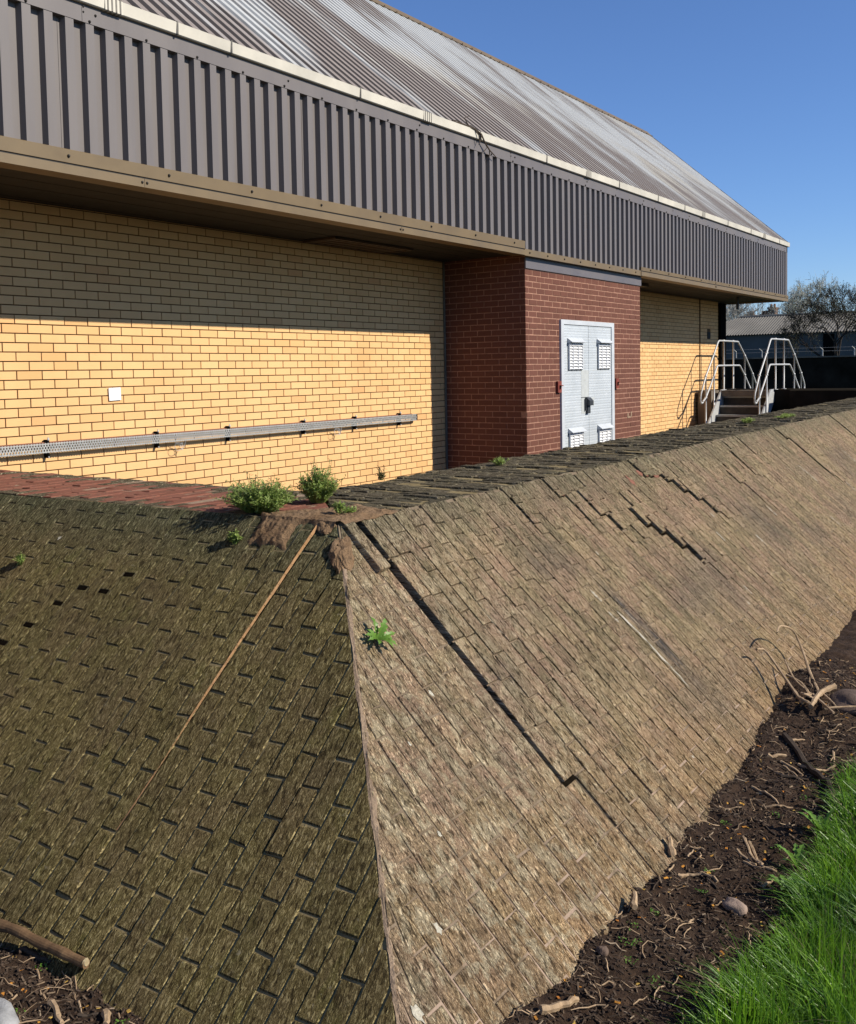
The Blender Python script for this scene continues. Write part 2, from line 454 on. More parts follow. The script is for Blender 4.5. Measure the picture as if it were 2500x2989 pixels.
M['cap'] = mat_mortar('rusty_cement', (0.25,0.15,0.078), (0.33,0.215,0.125), (0.11,0.072,0.036), 0.012)
M['tan'] = mat_mortar('tan_mortar', (0.42,0.235,0.105), (0.52,0.30,0.145), (0.16,0.095,0.045), 0.006)
M['gapshade'] = plain('crack_gap_shade', (0.012,0.009,0.006), 1.0, 0, 0.3, 30, spec=0.0)  # near-black colour standing in for the shade inside gaps and holes
M['lime'] = plain('lime_bloom', (0.70,0.64,0.50), 0.95, 0, 0.35, 120, 0.004)
M['rawred'] = plain('raw_red_brick', (0.28,0.12,0.075), 0.9, 0, 0.25, 40, 0.003)
M['redcope'] = mat_mortar('worn_red_brick', (0.245,0.095,0.062), (0.30,0.125,0.085), (0.15,0.10,0.065), 0.004)
M['roof'] = mat_roof('weathered_roof_sheet', 0.0, 0.8); M['roofc'] = mat_roof('weathered_roof_crown_sheen', 0.035, 1.6); M['clad'] = mat_cladding(); M['door'] = mat_door()  # crown copy is paler, painting the sheen along the rib tops
M['brown'] = plain('brown_trim', (0.205,0.142,0.070), 0.5, 0.0, 0.10, 3, spec=0.4)
M['brownd'] = plain('brown_trim_dark', (0.10,0.062,0.036), 0.6, 0.0, 0.2, 6)
M['screw'] = plain('dark_screw', (0.03,0.025,0.02), 0.6)
M['gutter'] = plain('white_gutter', (0.70,0.65,0.55), 0.6, 0, 0.14, 2.5)
M['clip'] = plain('gutter_clip_dirty', (0.24,0.22,0.19), 0.7, 0, 0.3, 30)
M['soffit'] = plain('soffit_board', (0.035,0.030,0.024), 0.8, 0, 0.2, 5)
M['black'] = plain('black_paint', (0.008,0.008,0.008), 1.0, spec=0.0)
M['greyband'] = plain('grey_flashing', (0.165,0.150,0.160), 0.5, 0, 0.08, 4)
M['frame'] = plain('pale_grey_frame', (0.64,0.67,0.70), 0.5, 0, 0.06, 6)
M['white'] = plain('white_paint', (1.0,1.0,1.0), 0.5, 0, 0.03, 6)
M['plate'] = plain('dull_plate', (0.62,0.64,0.62), 0.5, 0.1, 0.08, 8)
M['dgrey'] = plain('dark_grey_paint', (0.055,0.06,0.065), 0.5)
M['redbox'] = plain('red_brown_paint', (0.25,0.055,0.035), 0.6, 0, 0.2, 20)
M['galv'] = plain('galvanised_steel', (0.60,0.60,0.59), 0.5, 0.2, 0.10, 25)
M['galvd'] = plain('galvanised_steel_dull', (0.48,0.48,0.46), 0.55, 0.4, 0.2, 18)
M['conc'] = plain('stained_concrete', (0.20,0.165,0.125), 0.95, 0, 0.35, 2.5, 0.004)
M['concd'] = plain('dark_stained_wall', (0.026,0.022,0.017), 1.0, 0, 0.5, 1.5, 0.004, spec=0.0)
M['yard'] = plain('yard_concrete', (0.060,0.050,0.038), 0.95, 0, 0.25, 2.0, 0.004)
M['soil'] = mat_soil()
M['ground'] = plain('grass_ground', (0.06,0.075,0.03), 0.95, 0, 0.4, 0.8, 0.02)
M['turf'] = plain('turf_soil', (0.040,0.038,0.018), 0.95, 0, 0.4, 20, 0.01)
M['grass'] = mat_leaf('grass_blade', (0.120,0.290,0.014), (0.250,0.460,0.038), 0.40, 0.35)
M['grassd'] = mat_leaf('dark_grass_blade', (0.060,0.165,0.016), (0.130,0.270,0.035), 0.45, 0.3)
M['straw'] = mat_leaf('dry_grass', (0.25,0.23,0.10), (0.38,0.34,0.18), 0.6, 0.3)
M['weed'] = mat_leaf('weed_leaf', (0.220,0.330,0.055), (0.480,0.570,0.180), 0.55, 0.35)
M['dand'] = mat_leaf('dandelion_leaf', (0.12,0.30,0.03), (0.28,0.46,0.08), 0.4, 0.35)
M['weedtip'] = mat_leaf('weed_tip', (0.16,0.13,0.05), (0.24,0.19,0.08), 0.6, 0.2)
M['twig'] = mat_bark('pale_twig_bark', (0.40,0.26,0.145), (0.66,0.48,0.30))
M['twigd'] = mat_bark('dark_twig_bark', (0.055,0.038,0.026), (0.12,0.085,0.058))
M['wood'] = mat_bark('old_wood', (0.14,0.075,0.035), (0.29,0.175,0.085), 30)
M['cut'] = plain('cut_wood', (0.42,0.33,0.19), 0.8, 0, 0.2, 60)
M['stone'] = plain('pinkish_stone', (0.40,0.29,0.225), 0.85, 0, 0.25, 25, 0.003)
M['gstone'] = plain('pale_grey_stone', (0.36,0.36,0.36), 0.85, 0, 0.35, 14, 0.004)
M['fstone'] = plain('flat_brown_stone', (0.17,0.115,0.085), 0.9, 0, 0.25, 20, 0.004)
M['chips'] = mat_chips('bark_chip', [(0,(0.045,0.028,0.018)),(0.45,(0.095,0.062,0.040)),(0.75,(0.17,0.115,0.073)),(0.93,(0.32,0.225,0.14)),(1,(0.48,0.37,0.25))])
M['clod'] = mat_chips('soil_clod', [(0,(0.030,0.018,0.011)),(0.7,(0.075,0.046,0.029)),(1,(0.14,0.09,0.058))])
M['leaf'] = mat_chips('fallen_leaf', [(0,(0.62,0.22,0.03)),(0.5,(0.78,0.36,0.05)),(1,(0.85,0.55,0.12))])
M['tree'] = mat_bark('dark_tree_bark', (0.028,0.022,0.017), (0.062,0.050,0.040), 8)
M['treep'] = mat_bark('grey_tree_bark', (0.38,0.36,0.31), (0.55,0.52,0.46), 8)
M['bud'] = mat_leaf('tree_bud', (0.06,0.075,0.02), (0.115,0.105,0.04), 0.7, 0.3)
M['budp'] = mat_leaf('pale_tree_bud', (0.52,0.56,0.42), (0.72,0.75,0.58), 0.7, 0.3)
M['shedr'] = plain('old_asbestos_roof', (0.21,0.195,0.17), 0.95, 0, 0.22, 0.6, 0.0)
M['shedw'] = plain('blue_grey_shed_wall', (0.105,0.115,0.115), 0.9, 0, 0.25, 0.5)
M['hbrick'] = plain('house_brick', (0.20,0.115,0.075), 0.9, 0, 0.25, 2)
M['hroof'] = plain('house_slate', (0.10,0.085,0.075), 0.9, 0, 0.25, 2)
M['pot'] = plain('chimney_pot', (0.30,0.16,0.09), 0.9, 0, 0.2, 3)

# ------------------------------------------------------------------ brick fields
def clip(poly, a, b, c):
    """keep the part of polygon [(x,y)] where a*x+b*y+c >= 0"""
    out = []
    n = len(poly)
    for i in range(n):
        p, q = poly[i], poly[(i+1) % n]
        dp = a*p[0]+b*p[1]+c; dq = a*q[0]+b*q[1]+c
        if dp >= 0: out.append(p)
        if (dp >= 0) != (dq >= 0):
            k = dp/(dp-dq)
            out.append((p[0]+(q[0]-p[0])*k, p[1]+(q[1]-p[1])*k))
    return out

def area(poly):
    return 0.5*sum(poly[i][0]*poly[(i+1)%len(poly)][1]-poly[(i+1)%len(poly)][0]*poly[i][1] for i in range(len(poly)))

def add_brick(mb, poly, P, h=0.0, tilt=(0,0), bev=0.003, depth=0.03, mat=0, jit=0.0, rng=random, sidemat=None):
    """one brick: polygon in surface coordinates, P(a,b,n) -> world"""
    if len(poly) < 3 or abs(area(poly)) < 1e-4: return
    if area(poly) < 0: poly = poly[::-1]
    cx = sum(p[0] for p in poly)/len(poly); cy = sum(p[1] for p in poly)/len(poly)
    if jit: poly = [(x+rng.uniform(-jit,jit), y+rng.uniform(-jit,jit)) for x, y in poly]
    n = len(poly)
    def hh(x, y): return h + tilt[0]*(x-cx) + tilt[1]*(y-cy)
    pts = []; uv = []
    for x, y in poly:
        d = math.hypot(x-cx, y-cy) or 1e-6
        k = min(0.4, bev*1.5/d)
        xi, yi = x+(cx-x)*k, y+(cy-y)*k
        pts.append(P(xi, yi, hh(xi, yi))); uv.append((xi, yi))
    for x, y in poly:
        pts.append(P(x, y, hh(x, y)-bev)); uv.append((x, y))
    for x, y in poly:
        pts.append(P(x, y, -depth)); uv.append((x, y+0.05))
    mb.add(pts, [tuple(range(n))] + [(i+n, (i+1)%n+n, (i+1)%n, i) for i in range(n)], mat, uv)
    o = len(mb.v)-3*n
    for i in range(n):
        mb.f.append([o+2*n+i, o+2*n+(i+1)%n, o+n+(i+1)%n, o+n+i]); mb.m.append(mat if sidemat is None else sidemat)

def wall_bricks(mb, P, a0, a1, b0, b1, row, length, bph, aph, joint, bev=0.002, depth=0.02, hvar=0.0008, holes=(), mat=0, seed=1):
    """running bond on a flat wall, a along the course, b up; courses end at a0..a1"""
    rng = random.Random(seed)
    k0 = math.floor((b0-bph)/row); k1 = math.ceil((b1-bph)/row)
    for k in range(k0, k1):
        z0 = bph+k*row+joint/2; z1 = bph+(k+1)*row-joint/2
        z0c, z1c = max(z0, b0), min(z1, b1)
        if z1c-z0c < 0.006: continue
        ph = aph + (0.5*length if k % 2 else 0)
        j0 = math.floor((a0-ph)/length); j1 = math.ceil((a1-ph)/length)
        for j in range(j0, j1):
            x0 = max(a0, ph+j*length+joint/2); x1 = min(a1, ph+(j+1)*length-joint/2)
            if x1-x0 < 0.01: continue
            segs = [(x0, x1)]
            for (ha, hb, hc, hd) in holes:
                if z1c > hc+0.001 and z0c < hd-0.001:
                    nx = []
                    for (p, q) in segs:
                        if q <= ha or p >= hb: nx.append((p, q))
                        else:
                            if p < ha: nx.append((p, ha))
                            if q > hb: nx.append((hb, q))
                    segs = nx
            for (p, q) in segs:
                if q-p < 0.008: continue
                add_brick(mb, [(p,z0c),(q,z0c),(q,z1c),(p,z1c)], P, rng.gauss(0, hvar), (0,0), bev, depth, mat, 0.0, rng)

# ------------------------------------------------------------------ ground
def gz(x, y):
    z = 0.0
    if x > 3.2: z += 0.030*(x-3.2)
    if y > 0.2: z += 0.0
    d = math.hypot(x-5.25, (y-1.25)*1.3)
    z += 0.07*math.exp(-(d/0.35)**2)
    z += 0.035*math.exp(-((y-1.30)/0.10)**2)*(x > 1.9)*(0.6+0.8*mnoise.noise(Vector((x*3, y*3, 1))))
    return z
def gzn(x, y):
    v = Vector((x, y, 0.0))
    return gz(x, y) + 0.022*mnoise.noise(v*5) + 0.014*mnoise.noise(v*14+Vector((3,1,0))) + 0.009*mnoise.noise(v*33)
g = MB()
NX, NY = 330, 270
X0, X1, Y0, Y1 = 0.4, 8.6, -0.8, 5.8
# denser towards the camera
xs = [X0+(X1-X0)*(i/NX)**1.25 for i in range(NX+1)]
ys = [Y0+(Y1-Y0)*j/NY for j in range(NY+1)]
pts = [(x, y, gzn(x, y)) for y in ys for x in xs]
g.add(pts, [(j*(NX+1)+i, j*(NX+1)+i+1, (j+1)*(NX+1)+i+1, (j+1)*(NX+1)+i) for j in range(NY) for i in range(NX)])
tag(g.build('soil', M['soil'], smooth=True), 'bare dark soil strewn with debris along the foot of the wall', kind='structure')
b = MB()
b.add([(-600,-600,-0.06),(600,-600,-0.06),(600,600,-0.06),(-600,600,-0.06)], [(0,1,2,3)])
tag(b.build('ground', M['ground']), 'wide ground reaching to the horizon', kind='structure')
b = MB()
b.add([(-7,3.38,0.26),(19.9,3.38,0.26),(19.9,7.16,0.26),(-7,7.16,0.26)], [(0,1,2,3)])
tag(b.build('yard_floor', M['yard']), 'concrete yard floor between wall and building', kind='structure')

# ------------------------------------------------------------------ brick retaining wall
AP = Vector((3.02, 2.62, 1.174))
AL = math.atan(0.86); CA, SA = math.cos(AL), math.sin(AL)
UR = Vector((1, 0.003, 0.0053)); VR = Vector((0, -CA, -SA)); NR = UR.cross(-VR).normalized()
UL = Vector((-0.033, 1, 0)).normalized(); VL = Vector((-CA*UL.y, CA*UL.x, -SA)); NL = (-VL).cross(UL).normalized()
def PR(s, t, n): return AP + UR*s + VR*t + NR*n
HIP = UR*(-CA) + VR                 # the line where both faces meet
NL = HIP.cross(UL).normalized()
if NL.z < 0: NL = -NL
def PL(s, t, n): return AP + HIP*t + UL*(s+CA*t) + NL*n
CW = 0.075                      # course width
wall = thing('brick_retaining_wall', 'mossy cracked brick wall with sloping faces turning a corner in front of the building', 'wall', (3.02, 2.62, 0.0))
WO = (3.02, 2.62, 0.0)
hip_l = CA*1.0                  # the hip: s = -CA * t on both faces
HM = 0.012

# ---- right (sunlit) face
SC = 0.09                       # main crack's course boundary
TSTEP = 1.345
def gapR(t): return max(0.004, 0.044*(1-t/1.45)+0.004*mnoise.noise(Vector((t*9, 4, 4))))
def bR(t): return 0.123-0.068*t
chains = [[(1.29,0.08,0.27,0.010)],
          [(1.74,-0.01,0.15,0.013),(1.815,0.15,0.36,0.011)],
          [(1.965,0.14,0.34,0.014),(2.04,0.34,0.475,0.019)],
          [(2.34,0.35,0.50,0.026),(2.415,0.50,0.585,0.024),(2.49,0.585,0.715,0.024),(2.565,0.715,0.84,0.022)],
          [(2.94,0.05,0.165,0.012),(3.015,0.165,0.18,0.012),(3.09,0.18,0.185,0.014),(3.165,0.185,0.25,0.020),(3.24,0.25,0.36,0.024),(3.315,0.36,0.46,0.020),(3.39,0.46,0.60,0.016)],
          [(6.39,0.06,0.16,0.018),(6.465,0.16,0.70,0.013)],[(4.29,0.30,0.44,0.010),(4.365,0.44,0.60,0.010)],[(4.74,0.15,0.42,0.012)],[(5.19,0.05,0.24,0.010)],
          [(8.64,0.1,0.5,0.014)]]
cracks = [c for ch in chains for c in ch]
def lift(s, t):
    """how far the part uphill-right of a stepped crack stands proud"""
    z = 0.0
    for ch in chains:
        t0, t1 = ch[0][1], ch[-1][2]
        if t < t0-0.05 or t > t1+0.12: continue
        sc = ch[-1][0]
        for c in ch:
            if t < c[2]: sc = c[0]; break
        if s < sc-0.001 or s > sc+1.0: continue
        fade = min(1.0, max(0.0, (t1+0.12-t)/0.12))
        z = max(z, ch[len(ch)//2][3]*0.62*math.exp(-(s-sc)/0.30)*fade)
    return z
def warpR(s, t):
    """plan warp: the block left of the main crack has slid outwards"""
    edge = SC + (CW if t > TSTEP else 0.0)
    if s >= edge-1e-6:
        return s + (bR(min(t,TSTEP))-SC)*math.exp(-(s-edge)/0.9) if t <= TSTEP else s + (bR(TSTEP)-SC)*math.exp(-(s-edge)/0.9)
    wgt = max(0.0, min(1.0, (s + CA*t)/0.14))
    return s + wgt*((bR(min(t,TSTEP))-SC) - gapR(t))
def settle(s, t):
    return max(0.0, min(1.0, (s+CA*t)/0.25))*(0.012*mnoise.noise(Vector((s*0.9, t*1.1, 5.0))) + 0.004*mnoise.noise(Vector((s*3.1, t*3.0, 9.0))))
mb = MB()
rng = random.Random(11)
LB = 0.222
k0 = -22; k1 = 226
TB = 1.98
for k in range(k0, k1):
    s0 = SC+k*CW; s1 = s0+CW
    joint = 0.006 if k > 8 else 0.007
    ph = -0.10 + (0.5*LB if k % 2 else 0.0) + rng.uniform(-0.015, 0.015)
    if k == -1: ph = TSTEP-6*LB - (0 if True else 0)
    if k == 0: ph = TSTEP-6*LB
    t = ph
    while t < TB:
        ta, tb = t, t+LB*rng.uniform(0.97, 1.03)
        if k in (-1, 0): tb = t+LB
        t = tb
        hj = rng.choice((0.005, 0.007, 0.009))
        a0, a1 = max(ta+hj/2, 0.006), min(tb-hj/2, TB)
        if a1-a0 < 0.02: continue
        if k in (-1,) and a1 < 0.30: continue          # where the loose brick lies
        x0, x1 = s0+joint/2, s1-joint/2
        h = rng.gauss(0, 0.0005 if k > 8 else 0.0009)
        if k < 6 and rng.random() < 0.08: h += rng.choice((0.0015, 0.003))
        if k == 0 and abs(a0-TSTEP) < 0.02: a0 = TSTEP+0.016
        pieces = [(a0, a1)]
        for (cs, c0, c1, cg) in cracks:
            if abs(cs-s0) < 0.02:
                nx = []
                for (p0, p1) in pieces:
                    if p0 < c1 < p1: nx += [(p0, c1-0.001), (c1+cg*0.7, p1)]
                    elif p0 < c0 < p1: nx += [(p0, c0-0.004), (c0, p1)]
                    else: nx.append((p0, p1))
                pieces = nx
        for (a0, a1) in pieces:
            if a1-a0 < 0.012: continue
            mid = 0.5*(a0+a1); xx0 = x0
            for (cs, c0, c1, cg) in cracks:
                if abs(cs-s0) < 0.02 and c0-0.005 < mid < c1+0.005: xx0 = max(xx0, x0+cg)
            hh_ = h+lift(s0, mid)
            right = s0 >= SC-1e-6 + (CW if mid > TSTEP else 0.0)
            if right and s0 < 1.6: hh_ += 0.014*(1-max(0, s0-SC)/1.6)*max(0.0, 1-mid/1.9)
            poly = clip([(xx0,a0),(x1,a0),(x1,a1),(xx0,a1)], 1.0, CA, -HM)
            if len(poly) < 3: continue
            poly = [(warpR(x if right else min(x, x1), y), y) for x, y in poly]
            edge = k in (-1, 0)
            add_brick(mb, poly, lambda a, bb, n: PR(a, bb, n+settle(a, bb)), hh_, (rng.gauss(0,0.007 if k < 12 else 0.004), rng.gauss(0,0.003 if k < 12 else 0.0015)), 0.0018, 0.035, 0, 0.0034 if edge else 0.0020, rng)
# mortar bed under the bricks, open along the main crack
def strip(mb, fs0, fs1, t0, t1, n, mat, P, steps=14, nfun=None):
    pts = []; uv = []
    for i in range(steps+1):
        t = t0+(t1-t0)*i/steps
        for f in (fs0, fs1):
            s = f(t); pts.append(P(s, t, (n if nfun is None else nfun(s, t)))); uv.append((s, t))
    mb.add(pts, [(2*i, 2*i+1, 2*i+3, 2*i+2) for i in range(steps)], mat, uv)
def grid(mb, fs0, fs1, t0, t1, nfun, mat, P, ns=40, nt=12):
    pts = []; uv = []
    for i in range(nt+1):
        t = t0+(t1-t0)*i/nt
        for j in range(ns+1):
            s = fs0(t)+(fs1(t)-fs0(t))*j/ns; pts.append(P(s, t, nfun(s, t))); uv.append((s, t))
    mb.add(pts, [(i*(ns+1)+j, i*(ns+1)+j+1, (i+1)*(ns+1)+j+1, (i+1)*(ns+1)+j) for i in range(nt) for j in range(ns)], mat, uv)
nm = lambda s, t: settle(s, t)-0.0042
grid(mb, lambda t: (bR(t)+0.004), lambda t: 17.0, 0.0, TSTEP, nm, 1, PR, 240, 24)
grid(mb, lambda t: (bR(TSTEP)+CW), lambda t: 17.0, TSTEP, TB, nm, 1, PR, 240, 10)
grid(mb, lambda t: -CA*t, lambda t: max(-CA*t, bR(t)-gapR(t)-0.004), 0.0, TSTEP, lambda s,t: settle(s,t)-0.0036, 1, PR, 20, 40)
grid(mb, lambda t: -CA*t, lambda t: (bR(TSTEP)+CW-gapR(t)), TSTEP, TB, lambda s,t: settle(s,t)-0.0036, 1, PR, 40, 16)
strip(mb, lambda t: bR(TSTEP)-0.006, lambda t: bR(TSTEP)+CW+0.006, TSTEP-0.002, TSTEP+0.018, 0, 2, PR, 2, lambda s, t: settle(s, t)-0.0010)  # near-black strip painting shade where the crack steps sideways
# the dark void below
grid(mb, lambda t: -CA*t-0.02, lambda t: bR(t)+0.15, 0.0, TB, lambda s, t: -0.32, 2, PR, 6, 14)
strip(mb, lambda t: bR(t)+0.004, lambda t: bR(t)+0.004, 0, TSTEP, 0, 2, PR, 12) if False else None
# near-black strips painting the shade inside the stepped cracks
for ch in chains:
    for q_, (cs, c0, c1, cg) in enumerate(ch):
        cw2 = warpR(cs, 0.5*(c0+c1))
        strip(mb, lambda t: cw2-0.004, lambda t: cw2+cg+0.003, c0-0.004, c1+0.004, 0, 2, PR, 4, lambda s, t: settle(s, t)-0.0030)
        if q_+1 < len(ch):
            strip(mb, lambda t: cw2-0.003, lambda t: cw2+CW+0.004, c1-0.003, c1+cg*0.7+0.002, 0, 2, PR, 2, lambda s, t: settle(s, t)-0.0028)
# lime streaks and lichen blots
def blot(mb, P, s, t, ws, wt, n, mat, seed, pts=11):
    r = random.Random(seed); poly = []
    for i in range(pts):
        a = 2*math.pi*i/pts; k = r.uniform(0.5, 1.15)
        poly.append((s+math.cos(a)*ws*k, t+math.sin(a)*wt*k))
    mb.add([P(x, y, n+settle(x, y)) for x, y in poly], [tuple(range(pts))], mat, poly)
def streak(mb, P, s, t0, t1, wd, n, mat, seed):
    r = random.Random(seed); L = []; Rr = []; N = 14
    for i in range(N+1):
        t = t0+(t1-t0)*i/N; k = wd*r.uniform(0.10, 0.9)*(0.2 if i in (0, N) else 1)
        c = s+r.uniform(-wd, wd)*0.25
        L.append((c-k/2, t)); Rr.append((c+k/2, t))
    poly = L+Rr
    mb.add([P(x, y, n+settle(x, y)) for x, y in poly], [(i, N+1+i, N+2+i, i+1) for i in range(N)], mat, poly)
for i, (s, t0, t1, wd) in enumerate([(5.90,0.47,0.70,0.020),(1.25,0.72,0.80,0.016),(1.23,0.86,0.93,0.012),(0.385,0.50,0.76,0.009),(1.30,0.88,1.36,0.021),(1.36,0.88,1.0,0.006),
                                     (0.47,0.34,0.44,0.012),(3.62,0.85,0.95,0.02),(4.3,0.7,0.8,0.02),(3.1,0.72,0.8,0.016),(5.3,1.0,1.12,0.018),(6.6,0.8,1.0,0.02),(2.75,1.1,1.17,0.016),(7.6,0.5,0.7,0.02)]):
    streak(mb, PR, warpR(s, t0), t0, t1, wd, 0.0052, 3, 50+i)
for i, (s, t, a, c) in enumerate([(0.109,0.80,0.009,0.020),(-0.235,0.825,0.010,0.024),(0.87,1.572,0.011,0.022),(-0.885,1.445,0.014,0.026),(-1.11,1.567,0.018,0.034),(0.37,0.86,0.007,0.014),
                                  (-0.65,1.24,0.008,0.016),(-0.5,0.95,0.007,0.012),(1.6,0.55,0.008,0.018),(2.6,1.2,0.008,0.016),(3.3,0.6,0.009,0.03),(3.0,0.62,0.008,0.02)]):
    blot(mb, PR, s, t, a*0.85, c*0.85, 0.0018, 3, 80+i, 17)
# raw red patches where faces have spalled near the stepped cracks
for i, (s, t, a, c) in enumerate([(1.80,0.135,0.030,0.018),(2.03,0.20,0.028,0.02),(2.93,0.13,0.034,0.03),(2.99,0.16,0.03,0.02),(2.72,0.17,0.03,0.05),(3.10,0.19,0.04,0.02)]):
    blot(mb, PR, s, t, a, c, 0.0045, 4, 120+i)
face_r = mb.build('sloping_face', [M['batR'], M['bmortar'], M['gapshade'], M['lime'], M['rawred']], wall, WO)
face_r['label'] = 'sunlit buff brown sloping face with a long dark crack'

# ---- left (raked, mossy) face
mb = MB()
rng = random.Random(23)
SL = 0.088                      # tan mortar step
holes = [(1.366,0.834),(1.291,0.725),(1.215,0.600),(1.146,0.478),(1.047,0.352),(0.98,0.24)]
def stepL(s, t):                # the part beyond the tan joint stands proud
    if s < SL: return 0.0
    return 0.015*max(0.0, 1-t/1.5)*(0.9+0.5*mnoise.noise(Vector((t*1.7, 1.0, 2.0))))*math.exp(-(s-SL)/0.55)
def setL(s, t): return max(0.0, min(1.0, (s+CA*t)/0.25))*(0.010*mnoise.noise(Vector((s*1.1+4, t*1.2, 2.0))) + 0.004*mnoise.noise(Vector((s*3.1, t*3.0, 3.0))))
for k in range(-24, 64):
    s0 = SL+k*CW; s1 = s0+CW
    ph = -0.16 + (0.5*LB if k % 2 else 0.0) + rng.uniform(-0.012, 0.012)
    t = ph
    loosen = 1.0 if k < 9 else 0.12
    while t < TB:
        ta, tb = t, t+LB*rng.uniform(0.97, 1.03); t = tb
        hj = rng.choice((0.004, 0.006, 0.008, 0.010)) if k < 9 else rng.choice((0.003, 0.004, 0.005, 0.007))
        a0, a1 = max(ta+hj/2, 0.004), min(tb-hj/2, TB)
        if a1-a0 < 0.02: continue
        x0, x1 = s0+0.0036, s1-0.0036
        for hs, ht in holes:
            if s0 <= hs < s1 and a0 < ht <= a1+hj:
                a1 -= 0.016
                ha_, hb_ = a1, a1+0.018+hj
                strip(mb, lambda q: s0+0.006, lambda q: s1-0.006, ha_, hb_, 0, 2, PL, 2, lambda s, tt: setL(s, tt)+stepL(s, tt)-0.0012)  # weep hole: near-black strip painted for the shade within
        if a1-a0 < 0.015: continue
        h = max(-0.0004, rng.gauss(0, 0.0011*loosen+0.0003))
        tl = (rng.gauss(0,0.012*loosen+0.004), rng.gauss(0,0.005*loosen))
        if k < 9 and rng.random() < 0.35: tl = (tl[0], rng.gauss(0.006, 0.012))
        poly = clip([(x0,a0),(x1,a0),(x1,a1),(x0,a1)], 1.0, CA, -HM)
        if len(poly) < 3: continue
        if 0 <= k <= 4 and a0 < 0.02: h -= 0.004
        add_brick(mb, poly, lambda a, bb, n: PL(a, bb, n+setL(a, bb)+stepL(s0+0.01, bb)), h, tl, 0.0026, 0.04, 0, 0.0026, rng)
grid(mb, lambda t: SL+0.001, lambda t: 4.55, 0.0, TB, lambda s, t: setL(s, t)+stepL(s, t)-0.0046, 1, PL, 180, 40)
grid(mb, lambda t: -CA*t, lambda t: SL, 0.0, TB, lambda s, t: setL(s, t)-0.0052, 1, PL, 40, 40)
# tan mortar exposed on the step
for i in range(26):
    t0 = 0.03+1.34*i/26; t1 = 0.03+1.34*(i+1)/26-0.0015
    w0 = 0.0005+0.003*(1-t0/1.4)*(0.2+1.0*random.random())
    pts = [PL(SL-w0-0.002*random.random(), t0, setL(SL, t0)+0.003), PL(SL+0.004, t0, setL(SL, t0)+stepL(SL, t0)+0.001),
           PL(SL+0.004, t1, setL(SL, t1)+stepL(SL, t1)+0.001), PL(SL-w0-0.002*random.random(), t1, setL(SL, t1)+0.003)]
    mb.add(pts, [(0,1,2,3)], 3)
streak(mb, PL, 0.94, 1.25, 1.55, 0.012, 0.006, 4, 501)
for i, (s, t, a, c) in enumerate([(1.60,0.25,0.010,0.014),(0.55,0.70,0.004,0.010),(0.38,0.62,0.004,0.012)]):
    blot(mb, PL, s, t, a, c, 0.006, 4, 520+i)
face_l = mb.build('sloping_face', [M['batL'], M['lmortar'], M['gapshade'], M['tan'], M['lime']], wall, WO)
face_l['label'] = 'shaded olive mossy sloping face with a tan mortar line'

# ---- coping: bricks continuing across the top
CWD = 0.78
def PCR(s, q, n): return AP + UR*s + Vector((0,1,0))*q + Vector((0,0,1))*n
def PCL(s, q, n): return AP + UL*s + Vector((1,0,0))*q + Vector((0,0,1))*n
mb = MB(); rng = random.Random(31)
for k in range(0, 226):
    s0 = k*CW; ph = -0.05-(0.11 if k % 2 else 0)
    q = ph
    while q < CWD:
        qa, qb = q, q+LB; q = qb
        a0, a1 = max(qa+0.004, 0.0), min(qb-0.004, CWD)
        if a1-a0 < 0.02: continue
        poly = clip([(s0+0.003,a0),(s0+CW-0.003,a0),(s0+CW-0.003,a1),(s0+0.003,a1)], 1.0, -1.0, 0.0)
        if len(poly) < 3: continue
        add_brick(mb, poly, PCR, rng.gauss(0,0.004), (rng.gauss(0,0.05), rng.gauss(0,0.02)), 0.004, 0.04, 0, 0.003, rng)
grid(mb, lambda t: t, lambda t: 16.95, 0.0, CWD, lambda s, t: -0.006, 1, PCR, 60, 3)
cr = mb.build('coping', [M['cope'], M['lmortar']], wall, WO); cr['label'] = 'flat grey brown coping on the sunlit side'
mb = MB()
for k in range(0, 60):
    s0 = k*CW; ph = -0.05-(0.11 if k % 2 else 0)
    q = ph
    while q < CWD:
        qa, qb = q, q+LB; q = qb
        a0, a1 = max(qa+0.004, 0.0), min(qb-0.004, CWD)
        if a1-a0 < 0.02: continue
        poly = clip([(s0+0.003,a0),(s0+CW-0.003,a0),(s0+CW-0.003,a1),(s0+0.003,a1)], 1.0, -1.0, 0.0)
        if len(poly) < 3: continue
        edge = a0 < 0.05 or a1 > CWD-0.1 or s0 < 0.35
        add_brick(mb, poly, PCL, rng.gauss(0,0.0025), (rng.gauss(0,0.02), rng.gauss(0,0.01)), 0.003, 0.04, 1 if edge and rng.random() < 0.75 else 0, 0.002, rng)
grid(mb, lambda t: t, lambda t: 4.50, 0.0, CWD, lambda s, t: -0.004, 2, PCL, 30, 3)
cl = mb.build('coping', [M['redcope'], M['cope'], M['hmortar']], wall, WO); cl['label'] = 'worn red brick coping on the mossy side'
# ---- inner upright faces and core
mb = MB()
xi, yi = AP.x+CWD, AP.y+CWD
mb.add([(xi-0.03,yi-0.03,0.1),(19.9,yi+0.02,0.1),(19.9,yi+0.02,1.25),(xi-0.03,yi-0.03,1.16)], [(0,1,2,3)])
mb.add([(xi-0.03,yi-0.03,0.1),(xi-0.03,yi-0.03,1.16),(xi-0.16,7.14,1.16),(xi-0.16,7.14,0.1)], [(0,1,2,3)])
mb.build('inner_face', M['bmortar'], wall, WO)
